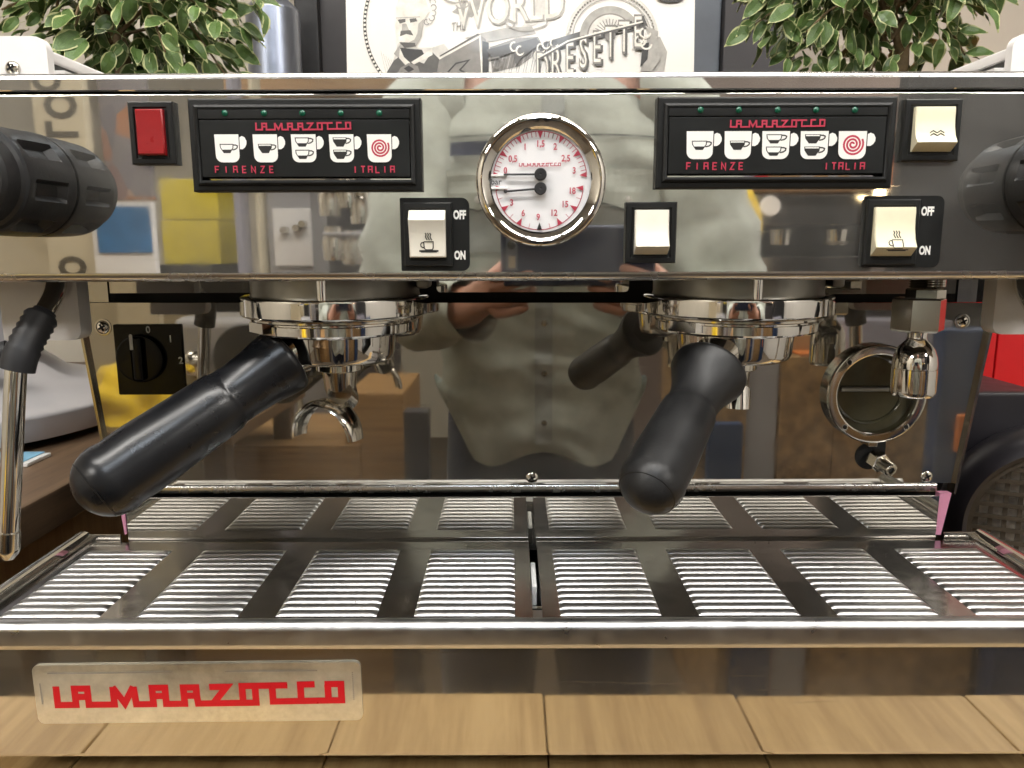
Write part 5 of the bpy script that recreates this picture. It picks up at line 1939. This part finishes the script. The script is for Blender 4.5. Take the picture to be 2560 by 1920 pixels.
# standing board with dark letters running down it (seen mirrored)
bd = rgroup(RF, 'sign_board', 140, 600, 1.45, 'tall cream sign board with dark letters, mirrored at the left of the front panel', 'sign')
rslab(RF, 'board', 42, 250, -100, 700, 1.45, .03, 'board', '', '', floor=True, parent=bd)
fl = Flat((0, -1.4485, 0), (-1, 0, 0), (0, 0, 1))
for ch, u, v, sc in (('C', 112, 205, .085), ('O', 146, 262, .10), ('L', 150, 325, .10), ('T', 156, 395, .10), ('O', 178, 668, .085)):
    p = RF(u, v, 1.4485)
    fl.text(ch, -p.x, p.z, sc, 0, bold=.004, sx=.75, rot=R(90))
fl.build('board_lettering', [M['letterbrown']], bd)
# printed panel behind it, blotches of grey, orange and violet
m, t_, b_ = nt('collage_print')
c_ = coords(t_, (26, 26, 15))
vo = nd(t_, 'ShaderNodeTexVoronoi', Scale=1.0)
t_.links.new(c_, vo.inputs['Vector'])
rp = ramp(t_, [(0.0, (.10, .10, .12)), (.3, (.22, .20, .21)), (.55, (.14, .13, .16)), (.75, (.40, .17, .07)), (1.0, (.33, .31, .30))])
t_.links.new(vo.outputs['Color'], rp.inputs[0])
t_.links.new(rp.outputs[0], b_.inputs['Base Color'])
b_.inputs['Roughness'].default_value = .5
M['collage'] = m
rslab(RF, 'printed_panel', 235, 385, 150, 500, 1.55, .02, 'collage', 'grey and orange printed panel beside the cream sign board', 'panel')
fr = rgroup(RF, 'framed_picture', 310, 610, 1.42, 'white framed blue picture leaning beside the sign board', 'picture')
rslab(RF, 'frame', 222, 394, 505, 690, 1.42, .02, 'white', '', '', parent=fr)
rslab(RF, 'print', 236, 382, 516, 632, 1.416, .003, 'blue', '', '', parent=fr)
wl = rgroup(RF, 'cream_partition', 300, 690, 1.6, 'cream partition wall behind the framed picture', 'partition')
rslab(RF, 'panel', -300, 398, 470, 1200, 1.6, .04, 'board', '', '', parent=wl)
rslab(RF, 'crate', 398, 548, 447, 548, 2.2, .3, 'yellow', 'upper yellow plastic crate of the stack', 'crate', group='yellow crates')
rslab(RF, 'crate', 402, 552, 551, 660, 2.2, .3, 'yellow', 'lower yellow plastic crate of the stack', 'crate', group='yellow crates')
rslab(RF, 'cabinet', 392, 560, 662, 1100, 2.15, .4, 'nearblack', 'black cabinet carrying the yellow crates', 'cabinet', floor=True)
rslab(RF, 'upright_post', 552, 612, -200, 900, 1.9, .08, 'lilac', 'lilac grey upright post right of the yellow crates', 'post', floor=True)
rslab(RF, 'upright_post', 616, 662, 150, 760, 1.95, .08, 'board', 'cream upright post next to the lilac grey post', 'post', floor=True)
wm = rgroup(RF, 'vending_machine', 725, 600, 2.0, 'pale grey machine with knobs behind the photographer, left', 'machine')
rslab(RF, 'cabinet', 664, 800, 470, 1000, 2.0, .4, 'steelgrey', '', '', parent=wm, floor=True)
rslab(RF, 'door', 680, 782, 520, 665, 1.985, .014, 'white', '', '', parent=wm)
for u, v in ((715, 575), (745, 570), (760, 560)):
    p = RF(u, v, 1.985)
    MB().lathe([(0, .012), (.03, .010)], p, (0, 1, 0), 16).build('knob', M['chrome_old'], wm)
rk = rgroup(RF, 'bottle_rack', 850, 600, 1.7, 'steel rack of chrome jugs behind the left sleeve', 'rack')
rslab(RF, 'back', 806, 960, 300, 800, 1.8, .03, 'darkgrey', '', '', parent=rk, floor=True)
for u, v in ((828, 540), (872, 520), (905, 560), (838, 650), (885, 660)):
    p = RF(u, v, 1.72)
    jug_ = MB().lathe([(0, .03), (.05, .034), (.07, .024), (.09, .026)], p, n=24).build('jug', M['chrome'])
    tag(jug_, 'small chrome jug on the mirrored steel rack', 'jug', 'chrome jugs on the rack')
for v in (580, 700):
    rslab(RF, 'shelf', 806, 960, v, v + 8, 1.68, .1, 'steelgrey', '', '', parent=rk)
wb = RF(560, 235, 2.6)
wb2 = RF(2300, 180, 2.6)
o = MB().rbox((wb.x, -2.7, RF(600, 240, 2.6).z), (.2, -2.6, RF(600, 160, 2.6).z), .004).build('wall_shelf', M['crate'])
tag(o, 'orange brown wooden wall shelf high behind the photographer', 'shelf')
bp_ = rgroup(RF, 'shelving_unit', 2000, 400, 2.5, 'brown grey shelving unit with boxes and jars behind the photographer, right', 'shelving')
rslab(RF, 'back_panel', 1560, 2620, -100, 900, 2.6, .04, 'brownpanel', '', '', parent=bp_, floor=True)
for u0, u1, v in ((1700, 2330, 470), (1700, 2330, 330)):
    rslab(RF, 'shelf', u0, u1, v, v + 10, 2.35, .24, 'brownwood', '', '', parent=bp_)
WORDS = {'orange': 'orange', 'kraft': 'brown card', 'steelgrey': 'grey', 'redpaint': 'red', 'lilac': 'lilac grey', 'board': 'cream', 'darkgrey': 'dark grey'}
random.seed(5)
u = 1720
i = 0
while u < 2300:
    wdt = random.choice((26, 32, 40, 22))
    mk = random.choice(('orange', 'kraft', 'steelgrey', 'redpaint', 'lilac', 'board', 'darkgrey'))
    h_ = random.randint(45, 90)
    rslab(RF, 'packet', u, u + wdt, 468 - h_, 469, 2.40, .12, mk, '%s packet standing on the mirrored shelf behind the photographer' % WORDS[mk], 'packet', group='packets on the mirrored shelf')
    u += wdt + random.choice((3, 5, 12))
em = rgroup(RF, 'espresso_machine', 2030, 600, 1.75, 'brushed brown grey espresso machine on a dark counter behind the photographer', 'espresso machine')
rslab(RF, 'hood', 1872, 2178, 488, 562, 1.75, .35, 'nut', '', '', parent=em)
rslab(RF, 'back', 1880, 2170, 563, 640, 1.95, .15, 'darkmetal', '', '', parent=em)
rslab(RF, 'tray', 1872, 2178, 642, 680, 1.72, .36, 'nut', '', '', parent=em)
for u in (1950, 2090):
    p = RF(u, 585, 1.82)
    MB().lathe([(-.03, .026), (.012, .03)], p, n=20).build('group_head', M['chrome'], em)
p = RF(1925, 515, 1.748)
MB().lathe([(0, .028), (.008, .026)], p, (0, 1, 0), 24).build('gauge', M['white'], em)
rslab(RF, 'cabinet', 1840, 2260, 682, 1100, 1.72, .45, 'darkgrey', 'dark cabinet under the second espresso machine', 'cabinet', floor=True)
m = MB()
rings = []
a = RF(1868, 530, 1.62)
for i in range(9):
    k = i / 8
    r_ = (.020 + .022 * math.sin(math.pi * (.15 + .8 * k)))
    rings.append([V((a.x + r_ * math.cos(q) * (1 + .2 * math.sin(3 * q)) - .02 * k, -1.62 + r_ * .5 * math.sin(q), a.z + .06 - .14 * (1 - k))) for q in [2 * math.pi * j / 20 for j in range(20)]])
m.loft(rings)
tag(m.build('hanging_cloth', M['yellowcloth'], None, sharp=80), 'yellow cloth hanging beside the second espresso machine', 'cloth')
M['bulb'] = glow('warm_bulb', (1.0, 0.78, 0.45), 30.0)
for u, v, lab in ((1832, 508, 'small bright lamp by the yellow cloth'), (2200, 482, 'small bright lamp over the second espresso machine')):
    p = RF(u, v, 1.70)
    t2 = thing('shelf_lamp', p, lab, 'lamp', 'small lamps behind the photographer')
    MB().lathe([(-.012, .001), (-.010, .010), (0, .014), (.010, .010), (.012, .005)], p, (1, 0, 0), 18).build('bulb', M['bulb'], t2)
    MB().lathe([(.012, .007), (.03, .007)], p, (0, 0, 1), 14).build('cap', M['nearblack'], t2)
rslab(RF, 'dark_screen', 2300, 2700, -150, 900, 1.3, .04, 'nearblack', 'tall near black screen at the right behind the photographer', 'screen', floor=True)

# lower things, mirrored in the splash panel
cr = rgroup(RS, 'wooden_chest', 800, 1200, 1.35, 'orange brown wooden chest with a raised end, mirrored below the left spout', 'chest')
p0, p1 = RS(540, 1088, 1.35), RS(1010, 1088, 1.35)
nb_ = 4
for i in range(nb_):
    z1 = p0.z - i * (p0.z - FLOOR) / nb_
    z0 = p0.z - (i + 1) * (p0.z - FLOOR) / nb_
    MB().rbox((p0.x, -1.80, z0 + .0015), (p1.x - .12, -1.35, z1 - .0015), .003).build('board', M['crate'], cr)
p2 = RS(860, 960, 1.36)
MB().rbox((p2.x, -1.75, FLOOR), (p1.x, -1.36, p2.z), .003).build('end_panel', M['crate'], cr)
rslab(RS, 'upright_post', 1008, 1085, 1005, 1700, 1.25, .06, 'darkgrey', 'dark purple grey post beside the wooden chest', 'post', floor=True)
p = RS(715, 1088, 1.45)
tag(MB().lathe([(0, .033), (.003, .036), (.09, .030), (.092, .026), (.088, .025)], (p.x, -1.48, p0.z), n=32).build('cup', M['steelgrey']), 'pale grey upturned cup on the wooden chest', 'cup')
tbl = rgroup(RS, 'work_table', 380, 1100, 1.0, 'dark wooden table with a silver grinder and yellow cloth, mirrored at the left', 'table')
tz = RS(300, 1045, .95).z
ta, tb_ = RS(-200, 1045, .95).x, RS(600, 1045, .95).x
MB().rbox((ta, -1.5, tz - .03), (tb_, -.90, tz), .003).build('table_top', M['darkwood'], tbl)
for x in (ta + .05, tb_ - .05):
    for y in (-1.45, -.95):
        MB().box((x - .025, y - .025, FLOOR), (x + .025, y + .025, tz - .0302)).build('leg', M['darkwood'], tbl)
sg_ = rgroup(RS, 'grey_appliance', 560, 900, 1.15, 'rounded grey appliance with black round window and chrome ball, mirrored by the rotary switch', 'appliance')
q0, q1 = RS(420, 770, 1.2), RS(690, 960, 1.2)
MB().rbox((q0.x, -1.42, tz + .001), (q1.x, -1.2, q0.z), .03, 4).build('housing', M['steelgrey'], sg_, sharp=60)
p = RS(618, 872, 1.2)
MB().lathe([(0, .085), (.006, .083), (.007, .001)], p, (0, 1, 0), 48).build('window', M['nearblack'], sg_)
p = RS(490, 885, 1.17)
MB().lathe([(-.034 + .0068 * i, max(.001, math.sqrt(max(0, .034 ** 2 - (-.034 + .0068 * i) ** 2)))) for i in range(11)], p, n=32).build('ball', M['chrome'], sg_)
# crumpled yellow cloth
m = MB()
c0 = RS(305, 1000, .98)
rings = []
for i in range(15):
    a = R(-4 + 94 * i / 14)
    ring = []
    for j in range(40):
        q = 2 * math.pi * j / 40
        d = V((math.cos(a) * math.cos(q), math.cos(a) * math.sin(q), math.sin(a)))
        r_ = 1 + .35 * noise.noise(d * 2.2 + V((1, 2, 3))) + .14 * noise.noise(d * 6)
        ring.append(V((c0.x + .118 * d.x * r_, -1.03 + .09 * d.y * r_, tz + .004 + .115 * max(0, d.z) * r_)))
    rings.append(ring)
m.loft(rings)
tag(m.build('cloth', M['yellowcloth'], None, sharp=80), 'crumpled yellow cloth on the dark table, mirrored left of the rotary switch', 'cloth')
pc = rgroup(RS, 'packing_crate', 2000, 1100, 1.15, 'tall brown plywood packing crate, mirrored below the sight glass', 'crate')
a, b = RS(1745, 870, 1.15), RS(2330, 870, 1.15)
npn = 5
xx = [a.x + (b.x - a.x) * k for k in (0, .22, .36, .60, .80, 1)]
for i in range(5):
    MB().rbox((xx[i] + .001, -1.6 + .002 * i, FLOOR), (xx[i + 1] - .001, -1.15 - (.012 if i == 1 else 0.004 * (i % 2)), a.z - .05 * (i == 4)), .002).build('plank', M['osb'] if i != 1 else M['steelgrey'], pc)
random.seed(9)
for i, (u0, u1, v0, mk, lab, cat) in enumerate(((1960, 2120, 815, 'kraft', 'brown cardboard box on the packing crate', 'box'), (2130, 2370, 780, 'lilac', 'flat grey board lying on the packing crate', 'board'), (2010, 2110, 862, 'orange', 'flat orange carton in front on the packing crate', 'carton'))):
    p, q = RS(u0, v0, 1.2 - .03 * i), RS(u1, 868, 1.2)
    L_ = 1.22 - .03 * i
    o = MB().rbox((p.x, -L_ - .15, a.z + .001), (q.x, -L_, p.z), .003).build(cat, M[mk])
    tag(o, lab, cat)
bb = rgroup(RS, 'blue_bin', 2400, 1000, .95, 'tall dark blue bin with an orange bag on its side, mirrored at right', 'bin')
rslab(RS, 'bin_body', 2362, 2520, 800, 1300, .95, .05, 'bluebin', '', '', parent=bb, floor=True, r=.01)
rslab(RS, 'bag', 2396, 2430, 1015, 1110, .93, .015, 'orange', '', '', parent=bb, r=.006)
rslab(RS, 'cloth_strip', 1772, 1842, 1035, 1400, 1.1, .03, 'bluebin', 'blue cloth hanging in front of the packing crate', 'cloth', floor=True, r=.008)
